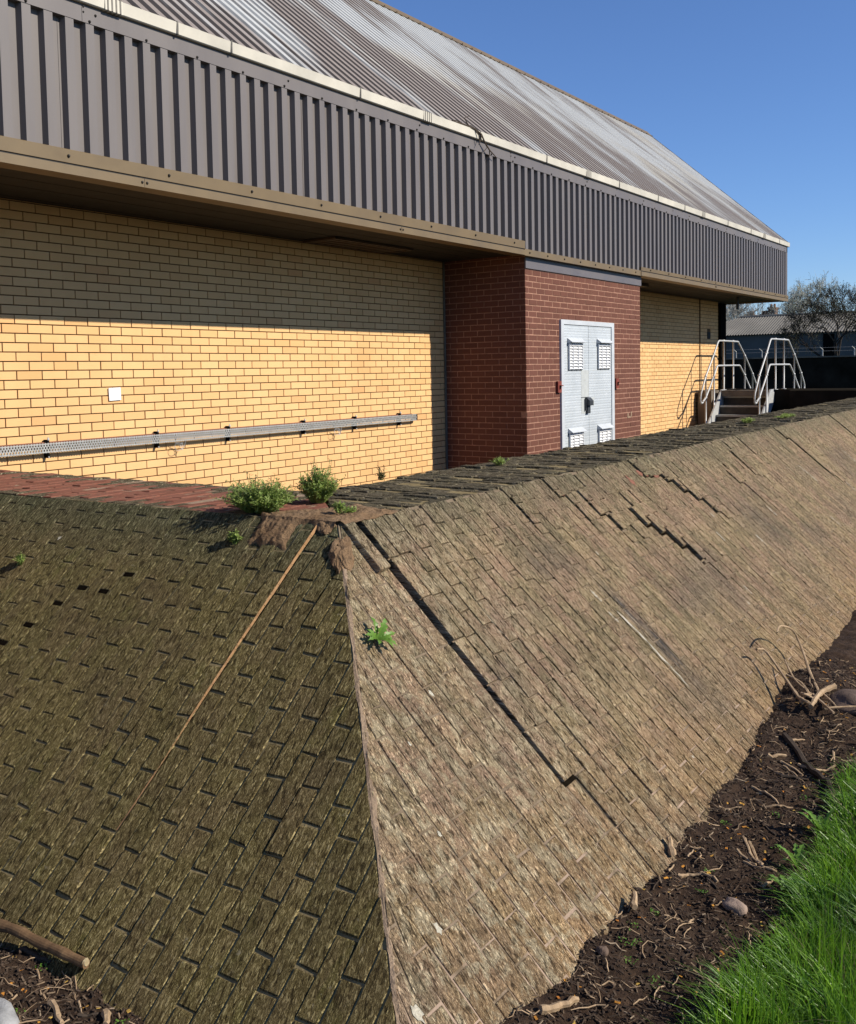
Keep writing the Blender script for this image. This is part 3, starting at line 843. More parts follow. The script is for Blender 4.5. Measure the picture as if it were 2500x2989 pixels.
# ---- mortar along the hip
mb = MB(); rng = random.Random(5)
N = 160
pr = []
for i in range(N+1):
    t = 0.10+(TB-0.10)*i/N
    wv = max(0.003, 0.010+0.022*mnoise.noise(Vector((t*7, 0, 1)))+0.005*rng.random())
    wl = max(0.003, 0.008+0.014*mnoise.noise(Vector((t*8, 3, 1)))+0.004*rng.random())
    up = -0.005+0.005*mnoise.noise(Vector((t*9, 7, 2)))
    mid = AP+UR*(-CA*t)+VR*t
    jj = 0.012*mnoise.noise(Vector((t*11, 2, 5)))+0.006*rng.random()
    pr.append([PL(-CA*t+wl, t, -0.001), mid+(NR+NL)*0.5*(up+0.002)+UR*0.006*mnoise.noise(Vector((t*12,1,1))), PR(-CA*t+wv*0.6+jj, t, 0.0005+0.003*rng.random()), PR(-CA*t+wv+jj*1.6, t, -0.004+settle(0,t))])
pts = [p for r in pr for p in r]
mb.add(pts, [(4*i+j, 4*i+j+1, 4*i+4+j+1, 4*i+4+j) for i in range(N) for j in range(3)])
mb.build('hip_mortar', M['hmortar'], wall, WO, smooth=False)
# ---- cement cap at the corner
mb = MB()
def cap_edge(a, q):
    """>0 inside the cement patch, metres from its ragged edge"""
    e = 0.035*mnoise.noise(Vector((a*9, q*9, 1)))+0.018*mnoise.noise(Vector((a*27, q*27, 1)))
    if q >= 0: return min(0.46-0.55*q-a, 0.40-q, a+0.02-0.0*q)+e
    return max(min(a-0.19, 0.42-a, q+0.150), min(a+0.01, 0.30-a, q+0.022))+e
def cap_pt(a, q):
    d = cap_edge(a, q)
    k = max(-0.6, min(1.0, d/0.03))
    n = (0.013+0.010*mnoise.noise(Vector((a*8, q*8, 3)))+0.008*mnoise.noise(Vector((a*22, q*22, 8)))+0.004*mnoise.noise(Vector((a*60, q*60, 8))))*k
    if k < 0: n = 0.012*k
    if q >= 0: return PCL(a, q, n+0.002)
    return PL(a, -q, n+setL(a, -q)+stepL(max(a, SL), -q))
NA, NQ = 80, 92
pts = []
for i in range(NA+1):
    for j in range(NQ+1):
        pts.append(cap_pt(-0.03+0.52*i/NA, -0.18+0.62*j/NQ))
F = []
for i in range(NA):
    for j in range(NQ):
        a = -0.03+0.52*(i+0.5)/NA; q = -0.18+0.62*(j+0.5)/NQ
        if cap_edge(a, q) > -0.018 and not (q < 0 and a < 0): F.append((i*(NQ+1)+j, i*(NQ+1)+j+1, (i+1)*(NQ+1)+j+1, (i+1)*(NQ+1)+j))
mb.add(pts, F)
# cement lump on the hip just below the apex and the broken tongue above it
def lump(c, ax, ay, az, nu=12, nv=7, seed=0):
    P = []; Fc = []
    for j in range(nv+1):
        ph = math.pi*j/nv
        for i in range(nu):
            th = 2*math.pi*i/nu
            d = Vector((math.sin(ph)*math.cos(th), math.sin(ph)*math.sin(th), math.cos(ph)))
            k = 1+0.30*mnoise.noise(d*1.9+Vector((seed,0,0)))+0.16*mnoise.noise(d*6+Vector((seed,0,0)))
            P.append(c+(ax*d.x+ay*d.y+az*d.z)*k)
    for j in range(nv):
        for i in range(nu): Fc.append((j*nu+i, (j+1)*nu+i, (j+1)*nu+(i+1)%nu, j*nu+(i+1)%nu))
    mb.add(P, Fc)
hipd = (UR*(-CA)+VR).normalized(); upn = (NR+NL).normalized(); sd = upn.cross(hipd)
lump(AP+hipd*0.175-upn*0.020, hipd*0.125, sd*0.048, upn*0.027, 30, 16, 3)
lump(AP+hipd*0.0+UL*0.03-upn*0.018, hipd*0.06, sd*0.06, upn*0.022, 24, 12, 5)
lump(PR(0.045, 0.012, -0.002), UR*0.04, VR*0.035, NR*0.018, 16, 9, 8)
mb.build('mortar_cap', M['cap'], wall, WO, smooth=False)
# the end bricks that carry the apex: near-black sheet painting the shade under the cap
mb = MB()
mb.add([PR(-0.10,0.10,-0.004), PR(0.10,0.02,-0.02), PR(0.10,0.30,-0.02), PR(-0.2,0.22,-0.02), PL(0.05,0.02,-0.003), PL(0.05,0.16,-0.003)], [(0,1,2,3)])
mb.build('hollow_shade', M['gapshade'], wall, WO)

# ---- the loosened brick on the corner (a thing of its own)
mb = MB(); rng = random.Random(3)
def PLO(a, bb, n): return PR(a, bb, n)
add_brick(mb, [(0.002,0.025),(0.064,0.018),(0.050,0.285),(-0.018,0.285)], lambda a, bb, n: PR(a, bb, n), 0.026, (0,0.03), 0.004, 0.05, 0, 0.001, rng)
lb = mb.build('loose_brick', M['batR'], origin=tuple(PR(0.02, 0.28, -0.03)))
tag(lb, 'single brick tilted loose between two dark gaps at the corner top', 'brick')

# ------------------------------------------------------------------ building
BO = (10.45, 7.15, 0.26)
bld = thing('brick_building', 'yellow brick building with grey ribbed cladding and a streaked metal roof', 'building', BO)
WY, RY = 7.15, 5.93
XL = -7.0
def facing(y): return lambda a, b_, n: Vector((a, y-n, b_))
# yellow walls
mb = MB()
wall_bricks(mb, facing(WY), XL, 10.44, 0.2, 3.27, 0.0751, 0.2253, 2.243, 4.370, 0.0092, 0.0012, 0.025, 0.0009, (), 0, 2)
mb.add([(XL,WY+0.011,0.2),(10.45,WY+0.011,0.2),(10.45,WY+0.011,3.27),(XL,WY+0.011,3.27)], [(0,1,2,3)], 1)
mb.build('yellow_wall', [M['yellow'], M['ymortar']], bld, BO)
mb = MB()
wall_bricks(mb, facing(WY), 14.0, 21.22, 0.2, 3.27, 0.0751, 0.2253, 2.243, 4.370, 0.0092, 0.0012, 0.025, 0.0009, [(20.50,20.72,2.40,2.56)], 0, 3)
mb.add([(14.0,WY+0.011,0.2),(21.22,WY+0.011,0.2),(21.22,WY+0.011,3.27),(14.0,WY+0.011,3.27)], [(0,1,2,3)], 1)
mb.build('yellow_wall', [M['yellow'], M['ymortar']], bld, BO)
# air brick
mb = MB()
mb.box((20.51,WY-0.004,2.41),(20.71,WY+0.006,2.55))
for i in range(5): mb.box((20.53,WY-0.010,2.425+i*0.024),(20.69,WY-0.004,2.437+i*0.024))
mb.build('air_vent', M['soffit'], bld, BO)
# red bay: front, side, far side
mb = MB()
FD = [(11.335, 13.005, 0.2, 2.46), (10.45,14.01,3.052,3.3)]
wall_bricks(mb, facing(RY), 10.455, 14.0, 0.2, 3.20, 0.0737, 0.2115, 3.048, 10.53, 0.0125, 0.002, 0.02, 0.0012, FD, 0, 4)
for (x0, x1, z0, z1) in ((10.452,11.34,0.2,3.2),(13.0,14.0,0.2,3.2),(11.34,13.0,2.455,3.2)):
    mb.add([(x0,RY+0.0035,z0),(x1,RY+0.0035,z0),(x1,RY+0.0035,z1),(x0,RY+0.0035,z1)], [(0,1,2,3)], 1)
PS = lambda a, b_, n: Vector((10.45-n, -a, b_))
wall_bricks(mb, PS, -WY, -RY-0.002, 0.2, 3.25, 0.0737, 0.2115, 3.048, 0.02, 0.010, 0.002, 0.02, 0.0012, (), 0, 5)
mb.add([(10.4535,WY,0.2),(10.4535,RY+0.004,0.2),(10.4535,RY+0.004,3.25),(10.4535,WY,3.25)], [(0,1,2,3)], 1)
mb.add([(13.998,RY+0.004,0.2),(13.998,WY,0.2),(13.998,WY,3.25),(13.998,RY+0.004,3.25)], [(0,1,2,3)], 0)
# repaired patch beside the door
for i, (px, pz) in enumerate(((13.50,1.085),(13.62,1.10))):
    mb.box((px,RY-0.004,pz-0.035),(px+0.035,RY+0.004,pz+0.04),2)
mb.box((13.545,RY-0.003,1.05),(13.61,RY+0.004,1.075),2)
mb.build('red_brick_bay', [M['red'], M['rmortar'], M['hmortar']], bld, BO)
mb = MB()
mb.box((10.44,RY-0.016,3.056),(14.012,RY+0.003,3.192))
mb.build('flashing', M['greyband'], bld, BO)
mb = MB()
mb.box((10.415,WY-0.020,0.2),(10.447,WY-0.004,3.24))
mb.build('corner_strip', plain('grey_sealant', (0.20,0.17,0.13), 0.9, 0, 0.2, 20), bld, BO)
mb = MB(); mb.tube([(20.01,WY-0.018,0.5),(20.01,WY-0.018,3.24)], 0.011, 6)
mb.build('cable', M['ymortar'], bld, BO)
# black end pier
mb = MB(); mb.box((21.225,WY-0.06,0.2),(21.58,WY+0.4,3.2))
mb.build('end_pier', M['black'], bld, BO)
mb = MB(); mb.box((XL,WY+0.02,0.2),(21.5,WY+6.0,3.2))
mb.build('rear_block', M['hbrick'], bld, BO)
# soffit with boards and grille
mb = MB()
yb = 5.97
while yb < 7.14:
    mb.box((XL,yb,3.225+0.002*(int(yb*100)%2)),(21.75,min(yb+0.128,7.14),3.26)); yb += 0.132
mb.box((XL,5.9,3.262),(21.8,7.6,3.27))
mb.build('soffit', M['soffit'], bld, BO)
mb = MB()
for i in range(11): mb.box((7.72+i*0.115,6.63,3.200),(7.80+i*0.115,7.02,3.222))
mb.box((7.68,6.60,3.198),(9.02,6.64,3.222)); mb.box((7.68,7.01,3.198),(9.02,7.05,3.222)); mb.box((7.66,6.60,3.199),(7.70,7.05,3.221)); mb.box((9.0,6.60,3.199),(9.04,7.05,3.221))
mb.build('soffit_grille', M['brownd'], bld, BO)
mb = MB(); mb.box((14.4,6.45,3.17),(15.6,6.57,3.222)); mb.build('soffit_light', M['brownd'], bld, BO)
mb = MB(); mb.tube([(20.05,6.35,3.23),(20.05,6.35,2.97)], 0.03, 8); mb.build('stub_pipe', M['dgrey'], bld, BO)
# ribbed cladding
def ribs(mb, x0, x1, yf, z0, z1, first, pitch=0.1615, crown=0.066, web=0.015, d=0.048):
    pan = pitch-crown-2*web
    k = math.floor((x0-first)/pitch)
    prof = []
    while first+k*pitch < x1:
        c = first+k*pitch
        prof += [(c-web-pan*0.5, yf+d), (c-web-pan*0.28, yf+d), (c-web, yf+d), (c, yf), (c+crown, yf), (c+crown+web, yf+d)]
        k += 1
    prof = [p for p in prof if x0 <= p[0] <= x1]
    prof = [(x0, yf+d)]+prof+[(x1, yf+d)]
    pts = [(p[0],p[1],z0) for p in prof]+[(p[0],p[1],z1) for p in prof]
    n = len(prof)
    mb.add(pts, [(i,i+1,n+i+1,n+i) for i in range(n-1)])
mb = MB()
FY = 5.86; P0 = 4.371
ribs(mb, XL, 21.88, FY, 3.24, 4.30, P0)
# sheet laps
for x in (P0-0.1615*2-0.030, P0+0.1615*13-0.03, P0+0.1615*39-0.03, P0+0.1615*66-0.03, 3.56):
    mb.box((x-0.0015,FY+0.045,3.25),(x+0.0015,FY+0.0495,4.27))
mb.box((XL,FY+0.06,3.24),(21.88,FY+0.08,4.42))
mb.build('ribbed_cladding', M['clad'], bld, BO)
mb = MB()
mb.box((21.88,FY-0.004,3.30),(21.945,FY+0.09,4.40)); mb.box((21.86,FY+0.09,3.24),(21.94,9.6,4.42))
mb.build('corner_flashing', M['clad'], bld, BO)
# top band with laps and rivets
mb = MB()
js = [XL, -2.2, 4.18, 10.0, 15.17, 21.94]
for a, c in zip(js[:-1], js[1:]):
    mb.box((a+0.0015,FY-0.004,4.266),(c-0.0015,FY+0.0,4.384))
mb.add([(XL,FY-0.002,4.266),(21.9,FY-0.002,4.266),(21.9,FY+0.07,4.262),(XL,FY+0.07,4.262)], [(0,1,2,3)])
x = P0+0.03-0.1615*40
i = 0
while x < 21.8:
    mb.ball((x,FY-0.006,4.280),0.011,1,6,4)
    if i % 4 == 1: mb.ball((x+0.05,FY-0.006,4.335),0.010,1,6,4)
    x += 0.1615*3; i += 1
for x in js[1:-1]: mb.ball((x+0.012,FY-0.006,4.37),0.007,1,6,4); mb.ball((x+0.012,FY-0.006,4.335),0.007,1,6,4)
mb.build('top_band', [M['clad'], M['screw']], bld, BO)
# brown trim along the bottom edge: long left run, middle strip over the bay, right run
def trim(mb, x0, x1, ztop, laps):
    mb.prism([(5.842,3.273),(5.838,3.360 if ztop > 3.34 else ztop),(5.846,ztop+0.004),(5.870,ztop+0.004),(5.872,3.273)], 'x', x0, x1, 0)
    mb.prism([(5.838,3.196),(5.838,3.2585),(5.865,3.2585),(5.865,3.208),(6.0,3.208),(6.0,3.196)], 'x', x0, x1-0.0, 0)
    mb.box((x0,5.850,3.2586),(x1-0.02,5.87,3.2729),1)
    mb.box((x0,5.866,3.2085),(x1,5.999,3.222),2)
    x = x1-0.26
    while x > x0+0.1:
        mb.ball((x,5.837,3.318 if ztop > 3.34 else 3.298),0.012,1,6,4); x -= 0.86 if ztop > 3.34 else 0.75
    for lx in laps:
        mb.box((lx-0.001,5.8365,3.197),(lx+0.001,5.839,3.2605),1)
        for dx in (-0.022,0.022): mb.ball((lx+dx,5.837,3.230),0.011,1,6,4)
mb = MB()
trim(mb, XL, 10.30, 3.362, (-1.5, 4.65, 7.8))
mb.prism([(5.846,3.193),(5.846,3.272),(5.862,3.276),(5.90,3.276),(5.90,3.193)], 'x', 10.302, 13.84, 0)
x = 10.42
while x < 13.8: mb.ball((x,5.844,3.232),0.012,1,6,4); x += 0.46
trim(mb, 13.842, 21.955, 3.325, (17.2,))
mb.prism([(21.93,3.20),(21.96,3.20),(21.96,3.325),(21.93,3.325)], 'y', 5.84, 9.6, 0)
mb.build('brown_trim', [M['brown'], M['screw'], M['brownd']], bld, BO)
# gutter
mb = MB()
GY0, GY1, GZ0, GZ1 = 5.820, 5.90, 4.388, 4.478
mb.prism([(GY0+0.004,GZ0+0.006),(GY0+0.012,GZ0),(GY1,GZ0),(GY1,GZ1+0.02),(GY1-0.006,GZ1+0.02),(GY1-0.006,GZ0+0.012),(GY0+0.012,GZ0+0.012),(GY0+0.008,GZ1-0.004),(GY0+0.006,GZ1+0.001),(GY0-0.003,GZ1+0.001),(GY0-0.002,GZ1-0.008)], 'x', XL, 21.98, 0)
mb.box((21.981,GY0,GZ0),(22.0,GY1,GZ1+0.012))
gut = mb.build('gutter', M['gutter'], bld, BO)
for i, x in enumerate((-3.0,-0.8,1.4,2.9,4.42,4.99,5.54,7.17,8.27,9.28,10.84,12.03,13.02,14.47,15.62,16.53,17.82,19.21,20.11,21.2)):
    wide = i in (4, 8, 11, 15, 18)
    m2 = MB()
    n = 4 if wide else 1
    for q in range(n):
        xx = x+(q-(n-1)/2)*0.035
        m2.prism([(GY0-0.008,GZ0+0.002),(GY0+0.004,GZ0-0.008),(GY1,GZ0-0.008),(GY1,GZ0-0.001),(GY0+0.006,GZ0-0.001),(GY0-0.0035,GZ0+0.006),(GY0-0.0035,GZ1+0.003),(GY0+0.01,GZ1+0.003),(GY0+0.01,GZ1+0.009),(GY0-0.008,GZ1+0.009)], 'x', xx-0.006, xx+0.006, 0)
    if wide: m2.prism([(GY0-0.005,GZ0),(GY0+0.004,GZ0-0.004),(GY1,GZ0-0.004),(GY1,GZ0-0.001),(GY0+0.006,GZ0-0.001),(GY0-0.0035,GZ0+0.004),(GY0-0.0035,GZ1+0.002),(GY0-0.005,GZ1+0.004)], 'x', x-0.075, x+0.075, 1)
    m2.build('gutter_clip', [M['clip'], M['gutter']], gut, BO)
# roof
RB = math.radians(40); CB, SB = math.cos(RB), math.sin(RB)
RO = Vector((0, 5.872, 4.462))
def PRf(x, t, n): return Vector((x, RO.y+t*CB-n*SB, RO.z+t*SB+n*CB))
TR = 5.05
def verge(t): return 21.97+0.315*t
mb = MB()
pitch, crown, web, d = 0.1615, 0.074, 0.020, 0.038
k = math.floor((XL-P0)/pitch); prof = []
while P0+k*pitch < verge(TR)+0.2:
    c = P0+k*pitch
    prof += [(c, d), (c+crown, d), (c+crown+web, 0.0), (c+pitch-web, 0.0)]; k += 1
for i in range(len(prof)-1):
    (xa, na), (xb, nb) = prof[i], prof[i+1]
    ta = max(0.0, (xa-21.97)/0.315); tb = max(0.0, (xb-21.97)/0.315)
    if ta >= TR or tb >= TR: continue
    mb.add([PRf(xa,ta,na),PRf(xb,tb,nb),PRf(xb,TR,nb),PRf(xa,TR,na)], [(0,1,2,3)], 2 if i % 4 == 0 else 0, [(xa,ta),(xb,tb),(xb,TR),(xa,TR)])
# underside, verge board and the far slope
mb.add([PRf(XL,0,-0.02),PRf(21.97,0,-0.02),PRf(verge(TR),TR,-0.02),PRf(XL,TR,-0.02)], [(3,2,1,0)], 1)
rx = verge(TR); ry, rz = PRf(0,TR,0).y, PRf(0,TR,0).z
mb.add([(XL,ry,rz),(rx,ry,rz),(rx-1.5,ry+3.8,rz-3.2),(XL,ry+3.8,rz-3.2)], [(0,1,2,3)], 0)
mb.add([PRf(21.97,0,-0.02),PRf(verge(TR),TR,-0.02),(rx-1.5,ry+3.8,rz-3.2),(21.9,ry+3.8,4.4),(21.9,5.9,4.4)], [(0,1,2,3,4)], 1)
roof = mb.build('roof', [M['roof'], M['clad'], M['roofc']], bld, BO)
mb = MB()
mb.prism([(PRf(0,TR-0.17,0.045).y,PRf(0,TR-0.17,0.045).z),(PRf(0,TR-0.17,0.050).y,PRf(0,TR-0.17,0.050).z),(ry,rz+0.085),(ry+0.14,rz-0.02),(ry+0.14,rz-0.03),(ry,rz+0.075)], 'x', XL, rx-0.05, 0)
x = P0+0.03-pitch*30
while x < rx-0.1:
    p = PRf(x, TR-0.15, 0.055); mb.ball(tuple(p), 0.014, 1, 6, 4); x += 2*pitch
mb.build('ridge_cap', [M['brown'], M['brownd']], roof, BO)
mb = MB()
N = 24
for i in range(N):
    t0 = TR*i/N; t1 = TR*(i+1)/N
    mb.add([PRf(verge(t0)-0.05,t0,0.045),PRf(verge(t0)+0.04,t0,0.040),PRf(verge(t1)+0.04,t1-0.004,0.040),PRf(verge(t1)-0.05,t1-0.004,0.045)], [(0,1,2,3)], 0)
    mb.add([PRf(verge(t0)+0.04,t0,0.040),PRf(verge(t0)+0.04,t0,-0.05),PRf(verge(t1)+0.04,t1-0.004,-0.05),PRf(verge(t1)+0.04,t1-0.004,0.040)], [(0,1,2,3)], 0)
mb.build('verge_trim', M['clad'], roof, BO)
# doors: frame, two leaves with hooded louvres, lock box
mb = MB()
DY = RY-0.012
mb.box((11.345,DY-0.012,0.30),(11.425,RY+0.05,2.395)); mb.box((12.91,DY-0.012,0.30),(12.995,RY+0.05,2.395)); mb.box((11.345,DY-0.0125,2.395),(12.995,RY+0.05,2.455))
mb.build('door_frame', M['frame'], bld, BO)
mb = MB(); mb.box((11.42,RY+0.02,0.30),(12.92,RY+0.05,2.40)); mb.build('door_recess', M['dgrey'], bld, BO)
def louvre(leaf, x0, x1, ztop, zbot):
    m2 = MB()
    m2.box((x0-0.015,DY-0.004,zbot-0.012),(x1+0.015,DY-0.0005,ztop+0.005),1)
    n = round((ztop-zbot)/0.0405)
    for i in range(n):
        z = zbot+(ztop-zbot)*(i+0.12)/n
        m2.prism([(DY-0.004,z+0.036),(DY-0.028,z+0.006),(DY-0.026,z+0.003),(DY-0.004,z+0.030)], 'x', x0, x1, 0)
    for f in (0.0, 0.29, 0.68, 1.0):
        xx = x0+(x1-x0)*f
        m2.box((xx-0.004,DY-0.030,zbot),(xx+0.004,DY-0.003,ztop),0)
    # hood
    m2.prism([(DY-0.001,ztop+0.070),(DY-0.075,ztop+0.016),(DY-0.073,ztop+0.010),(DY-0.001,ztop+0.062)], 'x', x0-0.02, x1+0.02, 2)
    m2.add([(x0-0.02,DY-0.001,ztop+0.066),(x0-0.02,DY-0.074,ztop+0.012),(x0-0.02,DY-0.001,ztop+0.002)], [(0,1,2)], 2)
    m2.add([(x1+0.02,DY-0.001,ztop+0.066),(x1+0.02,DY-0.074,ztop+0.012),(x1+0.02,DY-0.001,ztop+0.002)], [(2,1,0)], 2)
    m2.build('louvre_vent', [M['white'], M['dgrey'], M['frame']], leaf, BO)
mb = MB(); mb.box((11.430,DY,0.32),(12.168,RY+0.03,2.388)); lf = mb.build('door_leaf', M['door'], bld, BO)
louvre(lf, 11.555, 11.945, 2.145, 1.79); louvre(lf, 11.555, 11.945, 0.935, 0.58)
mb = MB(); mb.box((12.176,DY,0.32),(12.905,RY+0.03,2.388)); rf = mb.build('door_leaf', M['door'], bld, BO)
louvre(rf, 12.455, 12.83, 2.15, 1.795); louvre(rf, 12.455, 12.83, 0.935, 0.58)
mb = MB()
mb.box((11.935,DY-0.0025,1.185),(12.166,DY-0.0004,1.78)); mb.box((11.935,DY-0.006,1.405),(12.15,DY-0.0026,1.412),1)
mb.build('cover_plate', M['plate'] if False else [M['plate'], M['dgrey']], lf, BO)
mb = MB()
mb.box((12.178,DY-0.004,1.29),(12.33,DY-0.0004,1.40)); mb.build('cover_plate', M['plate'], rf, BO)
mb = MB()
mb.prism([(DY-0.003,1.405),(DY-0.03,1.405),(DY-0.075,1.36),(DY-0.075,1.295),(DY-0.003,1.295)], 'x', 12.045, 12.165, 0)
mb.box((12.065,DY-0.035,1.185),(12.150,DY-0.003,1.294),0); mb.box((12.025,DY-0.028,1.225),(12.044,DY-0.003,1.39),0)
mb.build('lock_box', M['dgrey'], lf, BO)

# ------------------------------------------------------------------ small things on the building
def redbox(x0, x1, z0, z1, label):
    m2 = MB()
    m2.box((x0,RY-0.035,z0),(x1,RY-0.003,z1),0)
    m2.box((x0+0.035,RY-0.045,z0+0.045),(x0+0.06,RY-0.036,z0+0.095),1)
    m2.box((x0+0.05,RY-0.055,z0+0.085),(x1+0.01,RY-0.045,z0+0.097),0)
    o = m2.build('latch_box', [M['redbox'], M['black']], origin=((x0+x1)/2, RY-0.003, z0))
    tag(o, label, 'latch box', 'red boxes beside the door')
redbox(11.225, 11.325, 1.495, 1.645, 'small red box left of the grey metal doors')
redbox(13.035, 13.125, 1.505, 1.652, 'small red box right of the grey metal doors')
mb = MB()
o_s = Vector((5.283, WY-0.012, 1.655))
ang = 0.035
ax = Vector((math.cos(ang),0,math.sin(ang)))*0.062; az = Vector((-math.sin(ang),0,math.cos(ang)))*0.056
mb.obox(o_s, ax, (0,0.004,0), az)
for sx, szz in ((-0.15,0.85),(-0.8,-0.85),(0.88,-0.8)): mb.ball(tuple(o_s+ax*sx+az*szz+Vector((0,-0.0045,0))), 0.0025, 1, 6, 4)
tag(mb.build('wall_plate', [M['white'], M['galvd']], origin=tuple(o_s)), 'small square white plate screwed to the yellow brick wall', 'sign')
# cable tray
TY = 7.085
tr = thing('cable_tray', 'long galvanised perforated cable tray fixed low on the yellow wall', 'cable tray', (9.7, WY, 1.2))
TO = (9.7, WY, 1.2)
mb = MB()
TX0, TX1, TZ0, TZ1 = -2.0, 9.70, 1.196, 1.270
# face with real slots: rows of bars and webs
pz = [TZ0, TZ0+0.010, TZ0+0.026, TZ0+0.031, TZ0+0.047, TZ0+0.052, TZ0+0.066, TZ1]
mb.box((TX0,TY,pz[0]),(TX1,TY+0.002,pz[1])); mb.box((TX0,TY,pz[2]),(TX1,TY+0.002,pz[3])); mb.box((TX0,TY,pz[4]),(TX1,TY+0.002,pz[5])); mb.box((TX0,TY,pz[6]),(TX1,TY+0.002,pz[7]))
x = 2.0; i = 0
while x < TX1-0.02:
    for r, (za, zb) in enumerate(((pz[1],pz[2]),(pz[3],pz[4]),(pz[5],pz[6]))):
        o2 = 0.0125 if r % 2 else 0.0
        mb.box((x+o2,TY+0.0002,za-0.001),(x+o2+0.013,TY+0.0018,zb+0.001))
    if x > 3.6: mb.box((x,TY+0.0002,TZ1-0.001),(x+0.014,TY+0.002,TZ1+0.005)); mb.box((x,TY-0.006,TZ0-0.002),(x+0.014,TY+0.001,TZ0+0.003))
    x += 0.025
mb.box((TX0,TY+0.002,TZ0-0.001),(TX1,TY+0.045,TZ0+0.001)); mb.box((TX0,TY+0.002,TZ1-0.001),(TX1,TY+0.045,TZ1+0.001),1)
M['traym'] = plain('tray_steel', (0.50,0.49,0.46), 0.5, 0.2, 0.15, 40)
mb.build('tray', [M['traym'], M['rawred']], tr, TO)
mb = MB(); mb.box((TX1-0.012,TY+0.003,TZ0+0.002),(TX1+0.025,TY+0.045,TZ1-0.002)); mb.box((TX1+0.0,TY-0.002,TZ0+0.012),(TX1+0.02,TY+0.003,TZ1-0.012)); mb.build('end_cap', M['twigd'], tr, TO)
mb = MB(); mb.tube([(TX0,TY+0.035,TZ1+0.007),(TX1-0.05,TY+0.035,TZ1+0.007)], 0.006, 6); mb.build('cable', M['rawred'], tr, TO)
for x in (2.5, 4.59, 5.705, 6.58, 7.668, 8.534, 9.385):
    m2 = MB()
    m2.box((x-0.010,TY+0.012,TZ0-0.045),(x+0.010,WY-0.002,TZ1+0.030),1); m2.box((x-0.022,TY+0.018,TZ1+0.012),(x+0.014,WY-0.003,TZ1+0.022),1)
    m2.ball((x,TY+0.010,TZ1+0.032),0.011,0,8,5); m2.ball((x,TY+0.010,TZ0-0.040),0.008,0,8,5); m2.tube([(x,TY+0.012,TZ1+0.03),(x,TY+0.012,TZ1+0.05)],0.006,6,0)
    m2.build('bracket', [M['galv'], M['black']], tr, TO)
for x in (5.94, 8.19):
    m2 = MB(); r = random.Random(int(x*10))
    pts = []
    for i in range(40):
        a = i/39*4*math.pi
        pts.append((x+0.045*math.cos(a)*(0.4+0.6*i/39)+0.03*math.sin(a*0.5), TY-0.01-0.004*math.sin(a*2), TZ0-0.055+0.035*math.sin(a)+0.01*r.random()))
    pts = [(x-0.06,TY,TZ0)]+pts+[(x+0.075,TY,TZ0+0.002)]
    m2.tube(pts, 0.0025, 4, 0); m2.build('wire_loop', M['galv'], tr, TO)
# twig caught on the gutter
mb = MB()
tp = [(8.75,5.84,4.49),(8.95,5.835,4.497),(9.07,5.825,4.485),(9.16,5.812,4.48),(9.28,5.805,4.445),(9.35,5.805,4.37),(9.45,5.805,4.30),(9.60,5.808,4.245)]
mb.tube(tp, [0.010,0.011,0.012,0.011,0.010,0.009,0.008,0.005], 5, 0)
for a, p, q in ((2,(9.02,5.86,4.58),(9.11,5.85,4.62)),(1,(8.85,5.85,4.52),(8.78,5.87,4.51)),(4,(9.26,5.80,4.38),(9.22,5.805,4.32)),(5,(9.40,5.805,4.32),(9.33,5.81,4.26)),(6,(9.46,5.81,4.25),(9.44,5.812,4.22)),(3,(9.22,5.80,4.42),(9.24,5.805,4.35)),(2,(9.1,5.83,4.51),(9.2,5.84,4.50))):
    mb.tube([tp[a], p, q], [0.008,0.006,0.004], 4, 0)
tag(mb.build('dead_twig', M['twigd'], origin=(9.1,5.77,4.46)), 'dark forked twig hanging over the white gutter', 'twig')

# ------------------------------------------------------------------ platform wall, steps, handrails
mb = MB()
mb.prism([(19.98,0.1),(20.30,0.1),(21.25,0.1),(21.25,1.30),(20.02,1.30),(19.98,1.285)], 'y', -9.0, 5.28, 0)
mb.prism([(20.28,0.1),(21.25,0.1),(21.25,1.302),(20.28,1.302)], 'y', 5.282, 7.09, 0)
mb.prism([(19.75,0.1),(20.279,0.1),(20.279,1.295),(19.75,1.295)], 'y', 6.80, 7.09, 1)
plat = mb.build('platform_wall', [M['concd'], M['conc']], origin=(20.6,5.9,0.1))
tag(plat, 'low dark concrete platform wall beyond the steps', 'wall')
M['stepd'] = plain('dark_riser', (0.085,0.070,0.052), 0.95, 0, 0.3, 8)
st = thing('steel_steps', 'short flight of galvanised steps climbing to the platform beside the building end', 'steps', (19.6,6.15,0.26))
SO = (19.6,6.15,0.26)
rise, going = 0.186, 0.235
for i in range(6):
    xx = 20.12-going*i; zz = 1.172-rise*i
    if zz < 0.25: break
    m2 = MB()
    m2.box((xx-0.02,5.70,zz-0.035),(xx+0.24,6.66,zz),0)
    m2.box((xx+0.225,5.70,zz-0.0),(xx+0.238,6.66,zz+rise-0.036),1)
    r = random.Random(i)
    for q in range(16): m2.box((xx-0.024,5.72+q*0.058,zz-0.008),(xx-0.018,5.75+q*0.058,zz+0.003),0)
    m2.build('tread', [M['galvd'], M['stepd']], st, SO)
for y in (5.66, 6.67):
    m2 = MB()
    dx, dz = 20.36-19.0, 1.172-0.09
    m2.prism([(20.26,1.31),(20.02,1.31),(18.80,0.32),(18.80,0.05),(19.02,0.05),(20.26,1.06)], 'y', y, y+0.03, 0)
    m2.build('stringer', M['galv'], st, SO)
m2 = MB(); m2.box((19.98,5.69,1.173),(20.30,6.66,1.296)); m2.build('top_block', M['conc'], st, SO)
